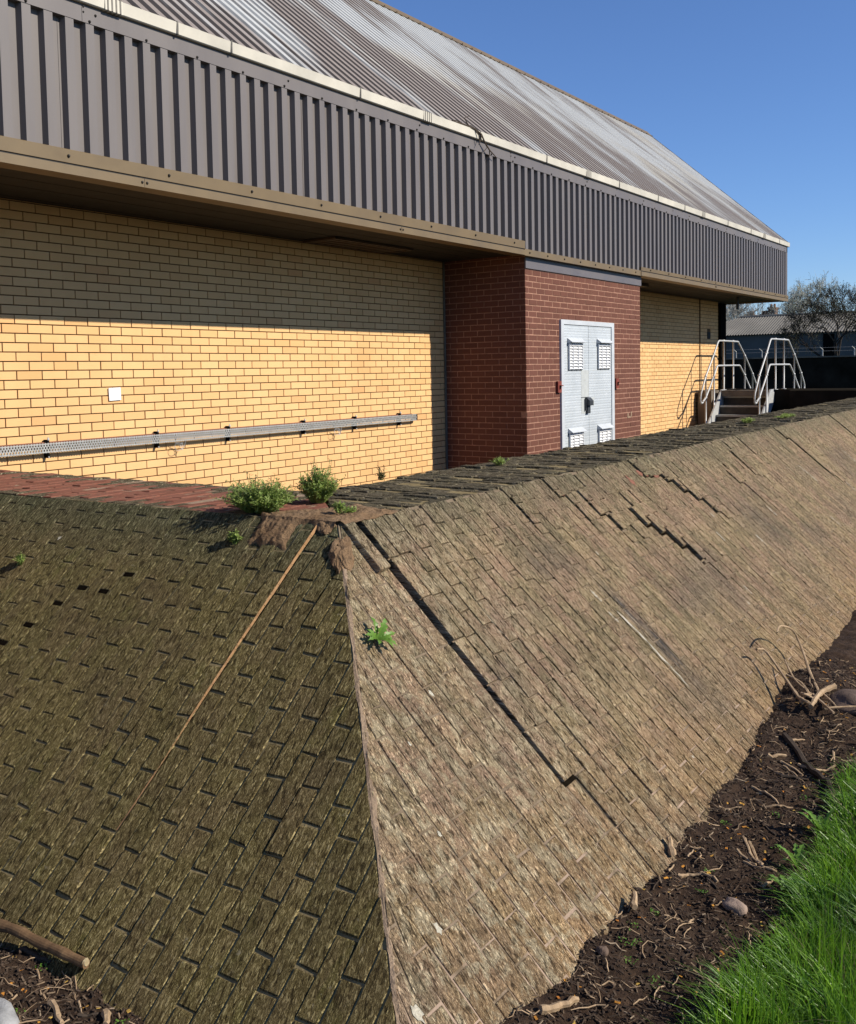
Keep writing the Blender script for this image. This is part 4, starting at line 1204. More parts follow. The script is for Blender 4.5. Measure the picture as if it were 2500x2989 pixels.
def handrail(y, label):
    O = (20.6, y, 1.3)
    h = thing('handrail', label, 'handrail', O, 'tubular handrails flanking the steps')
    R = 0.0185
    P = lambda x, z: (x, y, z)
    # top rail with the front return loop down to the middle rail
    top = [P(18.98,1.14),P(18.93,1.075),P(18.90,1.06),P(18.85,1.10),P(18.845,1.17),P(18.88,1.27),P(19.155,1.605),P(19.64,2.048),P(19.90,2.305),P(19.95,2.329),P(20.0,2.336),P(20.27,2.337),P(20.90,2.337),P(21.19,2.334),P(21.24,2.325),P(21.29,2.29),P(21.71,2.030),P(22.27,1.62),P(22.52,1.40),P(22.56,1.33),P(22.54,1.26)]
    mid = [P(18.98,1.14),P(19.155,1.17),P(19.655,1.61),P(19.83,1.79),P(19.88,1.812),P(19.95,1.816),P(20.27,1.816),P(20.88,1.815),P(21.30,1.814),P(21.36,1.80),P(21.665,1.607),P(22.10,1.29)]
    mid[0] = P(18.98,1.09); top[0] = P(18.985,1.075); 
    m2 = MB(); m2.tube(top, R, 10); m2.build('top_rail', M['galv'], h, O, smooth=True)
    m2 = MB(); m2.tube(mid, R, 10); m2.build('middle_rail', M['galv'], h, O, smooth=True)
    for x, zb, zt in ((19.155,0.42,1.605),(19.65,0.80,2.05),(20.27,1.30,2.337),(20.89,1.302,2.337),(21.69,0.6,2.03),(22.26,0.3,1.62)):
        m2 = MB()
        m2.tube([P(x,zb),P(x,zt)], R*0.95, 10)
        m2.ball(P(x,zt), 0.030, 0, 10, 7)
        zm = 1.17 if x < 19.3 else (1.61 if x < 19.8 else (1.816 if x < 21 else (1.60 if x < 22 else None)))
        if zm: m2.ball(P(x,zm), 0.030, 0, 10, 7)
        if 20 < x < 21: m2.tube([P(x,1.302),P(x,1.312)], 0.055, 10)
        m2.build('post', M['galv'], h, O, smooth=True)
handrail(6.71, 'galvanised tube handrail nearer the yellow wall, left side of the steps')
handrail(5.64, 'galvanised tube handrail on the right side of the steps')

# ------------------------------------------------------------------ background
mb = MB()
mb.box((36,-30,-0.06),(36.3,26,2.05),0); mb.box((35.94,-30,2.05),(36.36,26,2.10),1)
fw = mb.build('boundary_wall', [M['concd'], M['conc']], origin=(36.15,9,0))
tag(fw, 'long dark boundary wall with cranked posts along its top', 'wall')
for y in (14.5, 11.50, 10.55, 8.42, 7.36, 5.9, 4.4):
    m2 = MB(); m2.tube([(36.15,y,2.09),(36.15,y,2.33),(36.02,y+0.06,2.42)], [0.022,0.022,0.018], 6)
    o = m2.build('post', M['galvd'], fw, (36.15,9,0))
m2 = MB()
for z, dx in ((2.40,-0.1),(2.28,0.0)): m2.tube([(36.15+dx,20,z),(36.15+dx,-10,z)], 0.004, 4)
m2.build('wire', M['galvd'], fw, (36.15,9,0))
sh = thing('shed', 'long low shed with grey corrugated roof behind the boundary wall', 'shed', (60,10,-0.06))
SHO = (60,10,-0.06)
mb = MB(); mb.box((58.15,-25,-0.06),(64.9,22.4,3.62)); 
for y in range(-20,22,3): mb.box((58.12,y,-0.06),(58.15,y+0.06,3.6))
mb.build('wall', M['shedw'], sh, SHO)
mb = MB(); mb.box((58.05,12.9,0.0),(58.11,13.5,3.55)); mb.build('dark_post', M['black'], sh, SHO)
mb = MB()
y = -25.0; prof = []
while y < 22.6:
    prof += [(y, 0.0), (y+0.06, 0.05), (y+0.10, 0.05)]; y += 0.16
def shp(y, u, n):   # u 0..1 from eave to ridge
    return (57.9+3.5*u, y, 3.62+1.22*u+n)
for i in range(len(prof)-1):
    (ya, na), (yb_, nb) = prof[i], prof[i+1]
    ua = 1.0 if ya < 19.3 else max(0.0, 1-(ya-19.3)/3.3); ub = 1.0 if yb_ < 19.3 else max(0.0, 1-(yb_-19.3)/3.3)
    if ua <= 0 or ub <= 0: continue
    mb.add([shp(ya,0,na),shp(yb_,0,nb),shp(yb_,ub,nb),shp(ya,ua,na)], [(0,3,2,1)])
mb.add([(61.4,-25,4.84),(61.4,19.3,4.84),(65,22.5,3.62),(65,-25,3.62)], [(0,1,2,3)])
mb.add([(61.4,19.3,4.84),(57.9,22.6,3.62),(65,22.6,3.62)], [(0,1,2)])
mb.tube([(61.4,-25,4.88),(61.4,19.3,4.88)], 0.09, 6)
mb.build('roof', M['shedr'], sh, SHO)
# terraced houses beyond, of which the chimneys show
def house(y0, y1, stacks, label):
    O = (88, (y0+y1)/2, -0.06)
    h = thing('house', label, 'house', O, 'brick houses beyond the shed')
    m2 = MB(); m2.box((85,y0,-0.06),(92,y1,4.2)); m2.build('wall', M['hbrick'], h, O)
    m2 = MB(); m2.prism([(84.7,4.15),(88.5,6.0),(92.3,4.15)], 'y', y0-0.1, y1+0.1, 0); rfh = m2.build('roof', M['hroof'], h, O)
    for (ya, yb2, zt, np) in stacks:
        m3 = MB()
        m3.box((86.2,ya,4.8),(87.2,yb2,zt-0.25)); m3.box((86.12,ya-0.06,zt-0.25),(87.28,yb2+0.06,zt-0.12))
        for q in range(np):
            yy = ya+(yb2-ya)*(q+0.5)/np
            m3.tube([(86.7,yy,zt-0.13),(86.7,yy,zt+0.18)], [0.11,0.09], 8, 1)
        m3.build('chimney', [M['hbrick'], M['pot']], rfh, O)
house(25.4, 31.0, [(25.95,26.65,6.45,3)], 'brick house whose three-pot chimney shows left above the shed')
house(19.0, 25.2, [(24.75,25.3,6.45,3),(24.05,24.65,7.0,2)], 'brick house whose tall stepped chimney stack shows above the shed')

def tree(name, label, base, H, spread, seed, bark, bud, depth=6, nb=3, bias=0.25, tw=0.006, r0=0.13, droop=0.0, buds=1.0, trunk=0.35, group=None, lean=(0,0), sxy=1.0):
    r = random.Random(seed)
    O = tuple(base)
    t = thing(name, label, 'tree', O, group)
    tm = MB(); cm = MB()
    tips = []
    def grow(p, d, L, rad, lev):
        segs = 3 if lev < 3 else 2
        pts = [p]; rr = [rad]
        q = p.copy(); dd = d.copy()
        for i in range(segs):
            dd = (dd+Vector((r.gauss(0,0.17),r.gauss(0,0.17),r.gauss(0,0.12)+bias*0.12-droop*0.06*lev))).normalized()
            q = q+dd*(L/segs); pts.append(q.copy()); rr.append(max(tw, rad*(1-0.3*(i+1)/segs)))
        (tm if lev < 2 else cm).tube(pts, rr, 7 if lev < 2 else (4 if lev < 4 else 3), 0, False)
        if lev >= depth:
            tips.append((q, dd)); return
        n = nb if lev > 0 else nb+1
        for i in range(n):
            a = r.uniform(0, 2*math.pi); s = r.uniform(0.45, 1.05)*(spread if lev < 3 else 1.0)
            u = dd.cross(Vector((0.3,0.5,0.8))).normalized(); v2 = dd.cross(u)
            nd = (dd+(u*math.cos(a)+v2*math.sin(a))*s); nd.normalize()
            k = r.choice((1.0, 1.0, 0.7)) if lev else 1.0
            st_ = pts[-1] if k == 1.0 else pts[-2].lerp(pts[-1], 0.5)
            grow(st_.copy(), nd, L*r.uniform(0.62, 0.86), max(tw, rr[-1]*r.uniform(0.55, 0.75)), lev+1)
        if lev >= 2:
            tips.append((q, dd))
    grow(Vector(base), Vector((lean[0], lean[1], 1)).normalized(), H*trunk, r0, 0)
    if buds:
        for q, dd in tips:
            for _ in range(int(buds) if buds >= 1 else (1 if r.random() < buds else 0)):
                c = q+Vector((r.gauss(0,0.06),r.gauss(0,0.06),r.gauss(0,0.06)))*(H/5)
                a = Vector((r.gauss(0,1),r.gauss(0,1),r.gauss(0,1))).normalized()*0.030*(H/5); b2 = a.cross(Vector((r.gauss(0,1),r.gauss(0,1),1))).normalized()*0.017*(H/5)
                cm.add([c-a, c+b2, c+a, c-b2], [(0,1,2,3)], 1)
    for q_ in (tm, cm): q_.v = [(base[0]+(p[0]-base[0])*sxy, base[1]+(p[1]-base[1])*sxy, p[2]) for p in q_.v]
    tm.build('trunk', bark, t, O); cm.build('crown', [bark, bud], t, O)
tree('bare_tree', 'dark twisted nearly leafless tree behind the boundary wall at the right edge', (44,9.35,-0.06), 5.0, 0.85, 12, M['tree'], M['bud'], 7, 3, 0.35, 0.009, 0.20, 0.10, 2, 0.36, sxy=0.62)
tree('budding_tree', 'pale grey budding tree rising behind the shed roof', (72,17.6,-0.06), 7.4, 0.95, 5, M['treep'], M['budp'], 7, 3, 0.5, 0.011, 0.2, 0.0, 2, 0.33, sxy=0.7)
tree('budding_tree', 'pale thin tree behind the shed, right of the pale budding one', (74,14.6,-0.06), 6.6, 1.0, 15, M['treep'], M['budp'], 6, 3, 0.5, 0.011, 0.16, 0.0, 1, 0.33)
tree('bare_tree', 'thin bare tree seen in the gap below the roof end beside the building', (80,23.3,-0.06), 7.4, 0.7, 8, M['treep'], M['weedtip'], 6, 3, 0.8, 0.010, 0.14, 0.0, 0, 0.34)
tree('bare_tree', 'small brownish bare tree close against the black end of the building', (78,24.3,-0.06), 6.5, 0.75, 9, M['treep'], M['weedtip'], 6, 3, 0.7, 0.010, 0.14, 0.0, 0, 0.34)

# ------------------------------------------------------------------ plants on the wall
def leaf_quad(mb, p, d, n, L, W, mat):
    d = d.normalized(); s = d.cross(n)
    if s.length < 1e-4: s = Vector((1,0,0))
    s.normalize(); nn = s.cross(d)
    m_ = p+d*L*0.5+nn*L*0.06; e = p+d*L
    mb.add([p, m_-s*W*0.5, e, m_+s*W*0.5], [(0,1,2,3)], mat)
def bushy(name, label, c, rx, ry, h, n, seed, tips=8, group='bushy weeds on the wall top', mats=None):
    r = random.Random(seed); O = tuple(c)
    t = thing(name, label, 'weed', O, group)
    sm = MB(); lm = MB()
    for i in range(n):
        a = r.uniform(0, 2*math.pi); k = math.sqrt(r.random())
        ex = Vector((c[0]+math.cos(a)*rx*k, c[1]+math.sin(a)*ry*k, c[2]+h*(0.35+0.65*math.sqrt(max(0,1-k*k*0.9)))*r.uniform(0.55,1.05)))
        tip = i < tips
        if tip: ex.z = c[2]+h*r.uniform(1.05,1.35); ex.x = c[0]+(ex.x-c[0])*0.7; ex.y = c[1]+(ex.y-c[1])*0.7
        b0 = Vector((c[0]+math.cos(a)*rx*k*0.35, c[1]+math.sin(a)*ry*k*0.35, c[2]))
        if r.random() < 0.10: ex = ex+Vector((r.gauss(0,rx*0.35), r.gauss(0,ry*0.35), r.uniform(-0.3,0.25)*h))
        mid = b0.lerp(ex, 0.5)+Vector((r.gauss(0,0.006),r.gauss(0,0.006),0.01))
        sm.tube([b0, mid, ex], [0.0018,0.0014,0.0008], 3, 0, False)
        L = 5 if tip else 9
        for q in range(L+4):
            f = 0.25+0.75*(q/(L+3))
            p = b0.lerp(mid, f*2) if f < 0.5 else mid.lerp(ex, f*2-1)
            d = Vector((r.gauss(0,1),r.gauss(0,1),r.gauss(0.25,0.6)))
            leaf_quad(lm, p, d, Vector((0.2,-0.3,1)), r.uniform(0.012,0.024), r.uniform(0.006,0.011), 1 if (tip and q > L-1) or r.random() < 0.04 else 0)
    sm.build('stem', M['weed'], t, O); lm.build('foliage', mats or [M['weed'], M['weedtip']], t, O)
bushy('bushy_weed', 'larger rounded green weed growing on the wall corner, left of the other bush', (3.10,3.16,1.175), 0.155, 0.19, 0.145, 330, 41, 9)
bushy('bushy_weed', 'taller smaller green weed on the wall corner, right of the larger bush', (3.46,3.13,1.178), 0.095, 0.11, 0.165, 210, 42, 9)
bushy('low_weed', 'low trailing weed between the two bushes on the wall corner', (3.36,3.28,1.175), 0.07, 0.10, 0.05, 55, 43, 2)
bushy('low_weed', 'tiny green sprout in the crack of the corner mortar', (3.165,2.745,1.19), 0.028, 0.03, 0.050, 16, 44, 1, 'small sprouts in the wall joints')
bushy('low_weed', 'small flat sprout beside the corner mortar crack', (3.235,2.74,1.18), 0.05, 0.025, 0.018, 16, 45, 0, 'small sprouts in the wall joints')
bushy('low_weed', 'small pale sprout near the upper left brick edge of the mossy face', tuple(PL(0.47,0.165,0.004)), 0.026, 0.03, 0.055, 22, 46, 2, 'small sprouts in the wall joints')
bushy('low_weed', 'tiny yellowish sprout on the mossy face at the far left', tuple(PL(1.71,0.43,0.004)), 0.022, 0.022, 0.05, 14, 47, 2, 'small sprouts in the wall joints')
bushy('low_weed', 'small dry brown sprig on the coping edge against the yellow wall', (4.30,3.40,1.185), 0.03, 0.03, 0.06, 12, 51, 5, 'small sprouts in the wall joints', [M['weedtip'], M['twigd']])
bushy('low_weed', 'bright low weed on the coping near the red bay corner', (5.30,3.22,1.19), 0.055, 0.05, 0.045, 34, 48, 2, 'small sprouts in the wall joints')
bushy('low_weed', 'small yellow green weed on the coping in front of the steps', (9.97,3.05,1.215), 0.12, 0.07, 0.05, 40, 49, 0, 'small sprouts in the wall joints')
bushy('low_weed', 'dark flat patch of weed on the coping right of the yellow green one', (11.0,2.95,1.22), 0.35, 0.08, 0.035, 60, 50, 1, 'small sprouts in the wall joints')

def toothed_leaf(mb, base, d, n, L, W, r, curl=0.5):
    d = d.normalized(); n = n.normalized(); s = d.cross(n).normalized()
    N = 9; C = []; A = []; B = []
    for i in range(N+1):
        f = i/N
        p = base+d*L*f+n*(math.sin(f*2.2)*L*curl*0.35-f*f*L*curl*0.25)
        wd = W*math.sin(min(1, f*0.9+0.12)*math.pi*0.92)*(1.0 if i % 2 else 0.42)
        if i == N: wd = 0.0005
        C.append(p); A.append(p+s*wd*0.5+n*wd*0.15+d*(-0.15*wd)); B.append(p-s*wd*0.5+n*wd*0.15+d*(-0.15*wd))
    pts = C+A+B; K = N+1
    f1 = [(i, i+1, K+i+1, K+i) for i in range(N)]+[(i+1, i, 2*K+i, 2*K+i+1) for i in range(N)]
    mb.add(pts, f1, 0)
r = random.Random(77)
cpos = PR(-0.292, 0.555, 0.006)
O = tuple(cpos)
dn = thing('dandelion', 'green toothed dandelion rosette growing from a joint beside the hip', 'weed', O)
for i in range(11):
    a = i*2.39996+0.4
    d = UR*math.cos(a)+(-VR)*math.sin(a)+NR*r.uniform(0.25,0.9)
    m2 = MB(); toothed_leaf(m2, cpos, d, NR+UR*0.01, r.uniform(0.055,0.095), r.uniform(0.024,0.034), r, r.uniform(0.3,0.9))
    m2.build('leaf', M['dand'], dn, O)

# ------------------------------------------------------------------ things lying on the soil
def gtop(x, y): return gzn(x, y)
def twig(label, pts, rad, mat, name='twig', up=0.0, cat='twig', group='twigs strewn on the soil', nodes=True, seed=0):
    r = random.Random(seed+int(pts[0][0]*1000))
    P = []
    for i in range(len(pts)-1):
        for q in range(4):
            f = q/4
            x = pts[i][0]+(pts[i+1][0]-pts[i][0])*f; y = pts[i][1]+(pts[i+1][1]-pts[i][1])*f
            z = (pts[i][2]+(pts[i+1][2]-pts[i][2])*f) if len(pts[i]) > 2 else gtop(x, y)+rad*0.8+up
            P.append(Vector((x+r.gauss(0,rad*0.25), y+r.gauss(0,rad*0.25), z+r.gauss(0,rad*0.2))))
    x, y = pts[-1][0], pts[-1][1]
    P.append(Vector((x, y, pts[-1][2] if len(pts[-1]) > 2 else gtop(x, y)+rad*0.8+up)))
    # keep from sinking along a chord
    m2 = MB(); n = len(P)
    rr = [rad*(1-0.35*i/(n-1))*(1+(0.25 if nodes and i % 3 == 1 else 0)) for i in range(n)]
    m2.tube(P, rr, 6, 0)
    o = m2.build(name, M[mat], origin=tuple(P[0]))
    tag(o, label, cat, group)
T = [('short thick pale stick lying across the soil, sawn end to the right', [(4.30,1.228),(4.361,1.164)], 0.009,'twig'),
 ('bent pale twig below the short thick sawn stick', [(4.307,1.174),(4.282,1.112),(4.243,1.06)], 0.006,'twig'),
 ('thin knobbly twig lying beside the bent pale twig', [(4.274,1.153),(4.207,1.075)], 0.005,'twig'),
 ('long curved pale twig reaching towards the grass edge', [(4.325,1.102),(4.304,1.022),(4.366,0.954)], 0.007,'twig'),
 ('smooth dark straight stick on the soil beside the long dark root', [(4.156,1.127),(4.185,1.028)], 0.007,'twigd'),
 ('knobbly curved twig running down the soil from the wall foot', [(3.98,1.201),(3.954,1.14),(3.911,1.071)], 0.006,'twig'),
 ('pale twig lying level just under the knobbly curved one', [(3.87,1.11),(3.895,1.061),(3.922,1.018)], 0.005,'twig'),
 ('long pale twig pointing from mid soil towards the grass', [(3.56,1.108),(3.488,1.057),(3.394,0.991)], 0.006,'twig'),
 ('short brown twig left of the long pale pointing twig', [(3.451,1.093),(3.394,1.009)], 0.006,'twig'),
 ('tiny pale twig near the heap of dead stems', [(4.535,1.185),(4.611,1.146)], 0.005,'twig'),
 ('upright looking short pale twig right of the tiny one', [(4.534,1.0),(4.394,0.967)], 0.005,'twig'),
 ('long dark crooked root across the soil ending at the grass', [(4.561,1.224),(4.356,1.083),(4.21,0.976),(4.116,0.915),(3.936,0.859)], 0.014,'twigd'),
 ('straight thin straw at the wall foot', [(3.73,1.255),(3.779,1.18)], 0.0035,'twig'),
 ('thin dark twig slanting over mid soil', [(3.721,1.131),(3.628,1.004)], 0.004,'twigd'),
 ('forked pale twig above the pinkish stone', [(3.533,1.074),(3.451,1.011),(3.389,0.987),(3.386,0.933)], 0.006,'twig'),
 ('pale twig joining the forked one above the stone', [(3.396,1.054),(3.37,0.987)], 0.005,'twig'),
 ('pinkish broken twig right of the stone near the grass', [(3.262,0.945),(3.331,0.931)], 0.005,'twig'),
 ('short dark twig left of the pinkish stone', [(3.199,1.121),(3.166,1.072)], 0.005,'twigd'),
 ('arched pale twig above left of the pinkish stone', [(3.174,1.213),(3.21,1.192),(3.233,1.146),(3.201,1.082)], 0.007,'twig'),
 ('stout pale forked stick at the bottom of the sunlit face', [(2.235,1.245),(2.283,1.23),(2.364,1.201)], 0.012,'twig'),
 ('short pale twig in the middle of the lower soil', [(2.923,1.127),(2.94,1.093)], 0.005,'twig'),
 ('tiny upright twig touching the short pale one', [(2.926,1.084),(2.966,1.083)], 0.004,'twig'),
 ('curled brown stick leaning on the wall foot', [(2.84,1.234,0.05),(2.895,1.258,0.065)], 0.010,'twig'),
 ('thick cut stub of stick standing against the wall foot', [(3.262,1.268,0.03),(3.30,1.30,0.075)], 0.013,'twig'),
 ('small pale twig right of the cut stub', [(3.172,1.25),(3.22,1.248)], 0.004,'twig'),
 ('thin twig above the arched pale twig', [(3.311,1.23),(3.368,1.23)], 0.004,'twig'),
 ('fine dark twig across the lower soil', [(2.773,1.165),(2.793,1.099)], 0.003,'twigd'),
 ('slim dark twig with side shoots in front of the old log', [(1.61,2.753),(1.623,2.666),(1.645,2.602),(1.65,2.55)], 0.008,'twigd'),
 ('knobbly orange brown twig on the soil at the bottom left', [(1.521,2.457),(1.509,2.397),(1.485,2.347)], 0.009,'twig'),
 ('pale cut stick end standing at the bottom left by the brick foot', [(1.583,2.287),(1.553,2.243)], 0.012,'twig'),
 ('thin dark twig lying between the orange twig and cut stick', [(1.535,2.347),(1.575,2.305)], 0.005,'twigd'),
 ('pale straw stem at the far left edge', [(1.443,2.584),(1.493,2.578)], 0.004,'twig'),
 ('second pale straw stem just below the far left one', [(1.426,2.554),(1.465,2.575)], 0.003,'twig')]
for i, (lab, p, rad, mt) in enumerate(T):
    twig(lab, p, rad, mt, seed=i, name='root' if 'root' in lab else 'twig', cat='root' if 'root' in lab else 'twig')
# old log leaning on the foot of the mossy face
lg0 = Vector((1.60, 2.98, 0.055)); lg1 = PL(-0.150, 1.735, 0.026)
m2 = MB(); N = 16; pts = []; rr = []
for i in range(N+1):
    f = i/N; p = lg0.lerp(lg1, f)+Vector((0,0,0.006*math.sin(f*5)))
    pts.append(p); rr.append(0.018*(1-0.25*f)*(1+0.10*math.sin(i*2.1)))
m2.tube(pts, rr, 14, 0, True)
m2.v = [tuple(Vector(p)+Vector((0.3,1,0.3)).normalized()*0.0+Vector((mnoise.noise(Vector(p)*9),mnoise.noise(Vector(p)*9+Vector((5,0,0))),mnoise.noise(Vector(p)*Vector((30,4,30)).length*0.2)))*0.006) for p in m2.v]
O = tuple(lg0)
lg = thing('log', 'split old brown branch lying against the foot of the mossy face', 'log', O)
m2.build('stem', M['wood'], lg, O)
m2 = MB(); dd = (lg1-lg0).normalized(); m2.tube([lg1-dd*0.004, lg1+dd*0.003], [0.0135,0.009], 9); m2.build('cut_end', M['cut'], lg, O)
def stone(label, c, sq, mat, seed, name='stone'):
    m2 = MB(); P = []
    nu, nv = 20, 12
    for j in range(nv+1):
        ph = math.pi*j/nv
        for i in range(nu):
            th = 2*math.pi*i/nu
            d = Vector((math.sin(ph)*math.cos(th), math.sin(ph)*math.sin(th), math.cos(ph)))
            k = 1+0.28*mnoise.noise(d*1.3+Vector((seed,0,0)))+0.06*mnoise.noise(d*4+Vector((seed,3,0)))
            P.append((c[0]+d.x*k*sq[0], c[1]+d.y*k*sq[1], c[2]+d.z*k*sq[2]))
    m2.add(P, [(j*nu+i, (j+1)*nu+i, (j+1)*nu+(i+1)%nu, j*nu+(i+1)%nu) for j in range(nv) for i in range(nu)])
    tag(m2.build(name, M[mat], origin=(c[0],c[1],c[2]-sq[2]), smooth=True), label, 'stone')
stone('rounded pinkish stone half buried in the soil near the grass', (3.085,0.985,gtop(3.085,0.985)+0.014), (0.030,0.042,0.026), 'stone', 3)
stone('pale grey stone cut off by the bottom left corner', (1.385,2.52,0.01), (0.06,0.085,0.045), 'gstone', 5)
stone('flat brown slab of stone half sunk beside the dead stems', (5.10,1.02,gtop(5.10,1.02)+0.02), (0.13,0.13,0.05), 'fstone', 8)
stone('dark clod like stone at the foot of the sunlit face', (2.60,1.235,gtop(2.60,1.235)+0.008), (0.018,0.02,0.014), 'fstone', 9)
# dead pruned plant with arching stems
O = (5.03, 1.17, gtop(5.03,1.17))
dp = thing('dead_plant', 'pruned dead plant with arching pale stems leaning on the sunlit face', 'plant', O)
zb = O[2]
def stem(pts, r0, r1, mat='twig', knob=0.3):
    V = [Vector(p) for p in pts]; P = []
    n = len(V)
    for i in range(n-1):
        a = V[max(i-1,0)]; b2 = V[i]; c = V[i+1]; d = V[min(i+2,n-1)]
        for q in range(6):
            t = q/6
            P.append(0.5*((2*b2)+(-a+c)*t+(2*a-5*b2+4*c-d)*t*t+(-a+3*b2-3*c+d)*t**3))
    P.append(V[-1])
    m2 = MB(); k = len(P)
    m2.tube(P, [(r0+(r1-r0)*i/(k-1))*(1+(knob if i % 3 == 0 else 0)) for i in range(k)], 6)
    m2.build('stem', M[mat], dp, O)
stem([(5.04,1.175,zb+0.01),(5.26,1.28,zb+0.05),(5.42,1.36,zb+0.12),(5.46,1.42,zb+0.21),(5.36,1.46,zb+0.255),(5.20,1.435,zb+0.26)], 0.008, 0.004, 'twig', 0.1)
stem([(5.15,1.135,zb+0.035),(5.02,1.172,zb+0.03),(4.82,1.17,zb+0.02)], 0.014, 0.010)
stem([(4.99,1.20,zb+0.025),(4.90,1.13,zb+0.02),(4.82,1.063,zb+0.01)], 0.007, 0.005)
stem([(4.975,1.213,zb+0.02),(5.06,1.272,zb+0.05),(5.10,1.36,zb+0.07)], 0.008, 0.005)
stem([(4.996,1.208,zb+0.02),(5.075,1.31,zb+0.06),(5.22,1.40,zb+0.11)], 0.007, 0.004)
stem([(5.042,1.163,zb+0.02),(4.98,1.12,zb+0.02),(4.912,1.074,zb+0.015)], 0.006, 0.004)
stem([(4.878,1.102,zb+0.01),(4.95,1.02,zb+0.01),(5.0,0.95,zb+0.01)], 0.005, 0.003)
stem([(4.855,1.216,zb+0.02),(4.98,1.33,zb+0.085),(5.06,1.42,zb+0.15),(5.08,1.47,zb+0.19),(5.02,1.49,zb+0.205)], 0.008, 0.005)
stem([(4.90,1.25,zb+0.03),(4.86,1.22,zb+0.035),(4.85,1.17,zb+0.02)], 0.009, 0.007)
stem([(5.00,1.19,zb+0.015),(4.93,1.24,zb+0.04),(4.90,1.22,zb+0.05),(4.92,1.18,zb+0.03)], 0.007, 0.005)
# soil litter: chips, clods, leaf scraps nobody could count
m2 = MB(); r = random.Random(99)
def chip(x, y, L, W, H, mat):
    a = r.uniform(0, math.pi*2); tz = r.uniform(-0.5, 0.5)
    ax = Vector((math.cos(a), math.sin(a), tz)).normalized(); ay = Vector((-math.sin(a), math.cos(a), r.uniform(-0.4,0.4)))
    az = ax.cross(ay).normalized(); ay = az.cross(ax)
    m2.obox((x, y, gtop(x, y)+H*0.7), ax*L*0.5, ay*W*0.5, az*H*0.5, mat)
def edge_y(x):
    E = [(1.0,1.0),(2.395,0.94),(2.576,0.925),(2.784,0.90),(2.99,0.87),(3.456,0.885),(3.878,0.92),(4.296,0.93),(4.40,0.88),(5.2,0.74),(9,0.55)]
    for (a, b2), (c, d) in zip(E[:-1], E[1:]):
        if a <= x <= c: return b2+(d-b2)*(x-a)/(c-a)
    return 0.55
cnt = 0
while cnt < 16000:
    if r.random() < 0.30: x, y = r.uniform(1.2,1.72), r.uniform(2.0,3.4)
    else:
        x = 1.9+3.9*r.random()**1.25; y = r.uniform(edge_y(x)-0.12, 1.40)
    cnt += 1
    q = r.random()
    if q < 0.55: L = r.uniform(0.003,0.009); chip(x, y, L, L*r.uniform(0.6,1.0), L*r.uniform(0.5,0.8), 2)
    elif q < 0.975: chip(x, y, r.uniform(0.012,0.036), r.uniform(0.0015,0.005), r.uniform(0.001,0.003), 0)
    else: chip(x, y, r.uniform(0.009,0.020), r.uniform(0.006,0.011), 0.0012, 1)
for _ in range(520):
    if r.random() < 0.22: x, y = r.uniform(1.35,1.70), r.uniform(2.1,3.2)
    else:
        x = 1.95+3.8*r.random()**1.2; y = r.uniform(edge_y(x)-0.05, 1.33)
    a = r.uniform(0, 6.28); L = r.uniform(0.03, 0.11); P = []; rad = r.uniform(0.0008, 0.0026)
    for q in range(5):
        P.append((x, y, gtop(x, y)+rad+r.random()*0.010)); a += r.gauss(0, 0.45); x += math.cos(a)*L/4; y += math.sin(a)*L/4
    m2.tube(P, [rad, rad, rad, rad*0.8, rad*0.5], 4, 0 if r.random() < 0.45 else 3, False)
tag(m2.build('soil_litter', [M['chips'], M['leaf'], M['clod'], M['twig']], origin=(3,1.1,0)), 'bark chips, clods and orange leaf scraps scattered over the soil', 'litter', kind='stuff')
m2 = MB()
for (x, y) in [(2.78,1.215),(2.90,1.19),(2.70,1.215),(2.72,1.18),(2.64,1.165),(3.10,1.10),(3.24,1.13),(2.58,1.06),(3.80,1.04),(4.0,1.0),(1.60,2.62),(1.45,2.5),(1.58,2.2),(3.55,0.97),(3.62,1.2)]:
    for i in range(14):
        d = Vector((r.gauss(0,1),r.gauss(0,1),abs(r.gauss(0.4,0.4))))
        leaf_quad(m2, Vector((x+r.gauss(0,0.010),y+r.gauss(0,0.012),gtop(x,y)+0.004+r.random()*0.01)), d, Vector((0,0,1)), r.uniform(0.006,0.012), r.uniform(0.004,0.007), 0)
tag(m2.build('seedlings', M['dand'], origin=(3,1.1,0)), 'tiny bright green seedlings dotted over the soil', 'seedlings', kind='stuff')

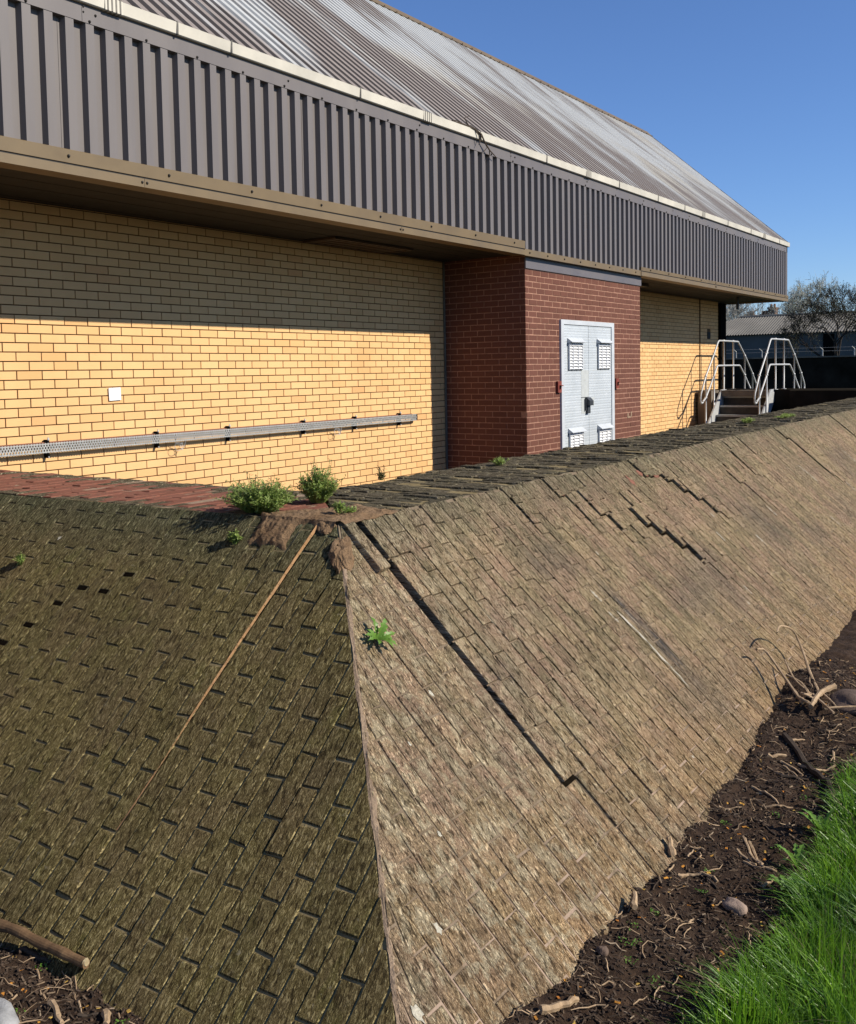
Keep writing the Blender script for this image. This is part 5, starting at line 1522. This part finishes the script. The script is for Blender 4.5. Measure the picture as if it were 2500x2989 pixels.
# ------------------------------------------------------------------ grass
m2 = MB(); r = random.Random(17)
def blade(x, y, L, W, lean, az, mat):
    z = gtop(x, y)-0.004
    d = Vector((math.cos(az), math.sin(az), 0)); s = Vector((-math.sin(az), math.cos(az), 0))
    s = (s*math.cos(0.8)+d*math.sin(0.8))
    P = []; 
    for i, f in enumerate((0, 0.38, 0.72, 1.0)):
        c = Vector((x, y, z))+d*(L*lean*f*f)+Vector((0,0,1))*(L*(f-0.42*lean*f*f))
        wv = W*(1-f**1.6)*0.5 if i < 3 else 0
        if i < 3: P += [c-s*wv, c+s*wv]
        else: P.append(c)
    m2.add(P, [(0,1,3,2),(2,3,5,4),(4,5,6)], mat)
n = 0
while n < 30000:
    x = 1.9+4.6*r.random()**1.5; ey = edge_y(x)-0.035
    y = ey-r.random()**1.15*(1.05 if x < 5 else 1.3)+r.gauss(0,0.018)
    if mnoise.noise(Vector((x*5, y*5, 2)))*0.05+ey < y: continue
    dist = ey-y
    clump = 0.85+0.75*mnoise.noise(Vector((x*6, y*6, 4)))
    L = (0.060+0.115*min(1, dist/0.16)+0.03*r.random())*clump*r.uniform(0.6,1.25)
    if r.random() < 0.03: L *= 1.5
    az = r.gauss(1.9, 1.0) if dist < 0.12 else 6.28*mnoise.noise(Vector((x*4, y*4, 7)))+r.gauss(0, 0.9)
    blade(x, y, L, r.uniform(0.0032,0.0068), abs(r.gauss(0.55,0.35)), az, 1 if r.random() < 0.025+0.05*(mnoise.noise(Vector((x*4,y*4,9))) > 0.3) else (2 if mnoise.noise(Vector((x*3,y*3,5)))+r.gauss(0,0.25) > 0.15 else 0))
    n += 1
tag(m2.build('grass', [M['grass'], M['straw'], M['grassd']], origin=(3,0.5,0)), 'lush green grass along the right edge of the soil strip', 'grass', kind='stuff')
# broad-leaved weeds at the grass edge
for i, (x, y, lab) in enumerate([(3.46,0.88,'broad leaved weed at the grass edge beside the forked twig'),(3.72,0.86,'leafy weed at the grass edge below the long dark root'),(4.02,0.80,'upper leafy weed in the grass right of the dark root'),(3.27,0.86,'low toothed weed at the grass edge right of the pinkish twig')]):
    O = (x, y, gtop(x, y))
    t = thing('leafy_weed', lab, 'weed', O, 'broad leaved weeds at the grass edge')
    for q in range(10):
        a = q*2.4+i; d = Vector((math.cos(a), math.sin(a), r.uniform(0.35,1.2)))
        m3 = MB(); toothed_leaf(m3, Vector(O), d, Vector((0,0.05,1)), r.uniform(0.06,0.12), r.uniform(0.02,0.034), r, 0.7)
        m3.build('leaf', M['dand'], t, O)
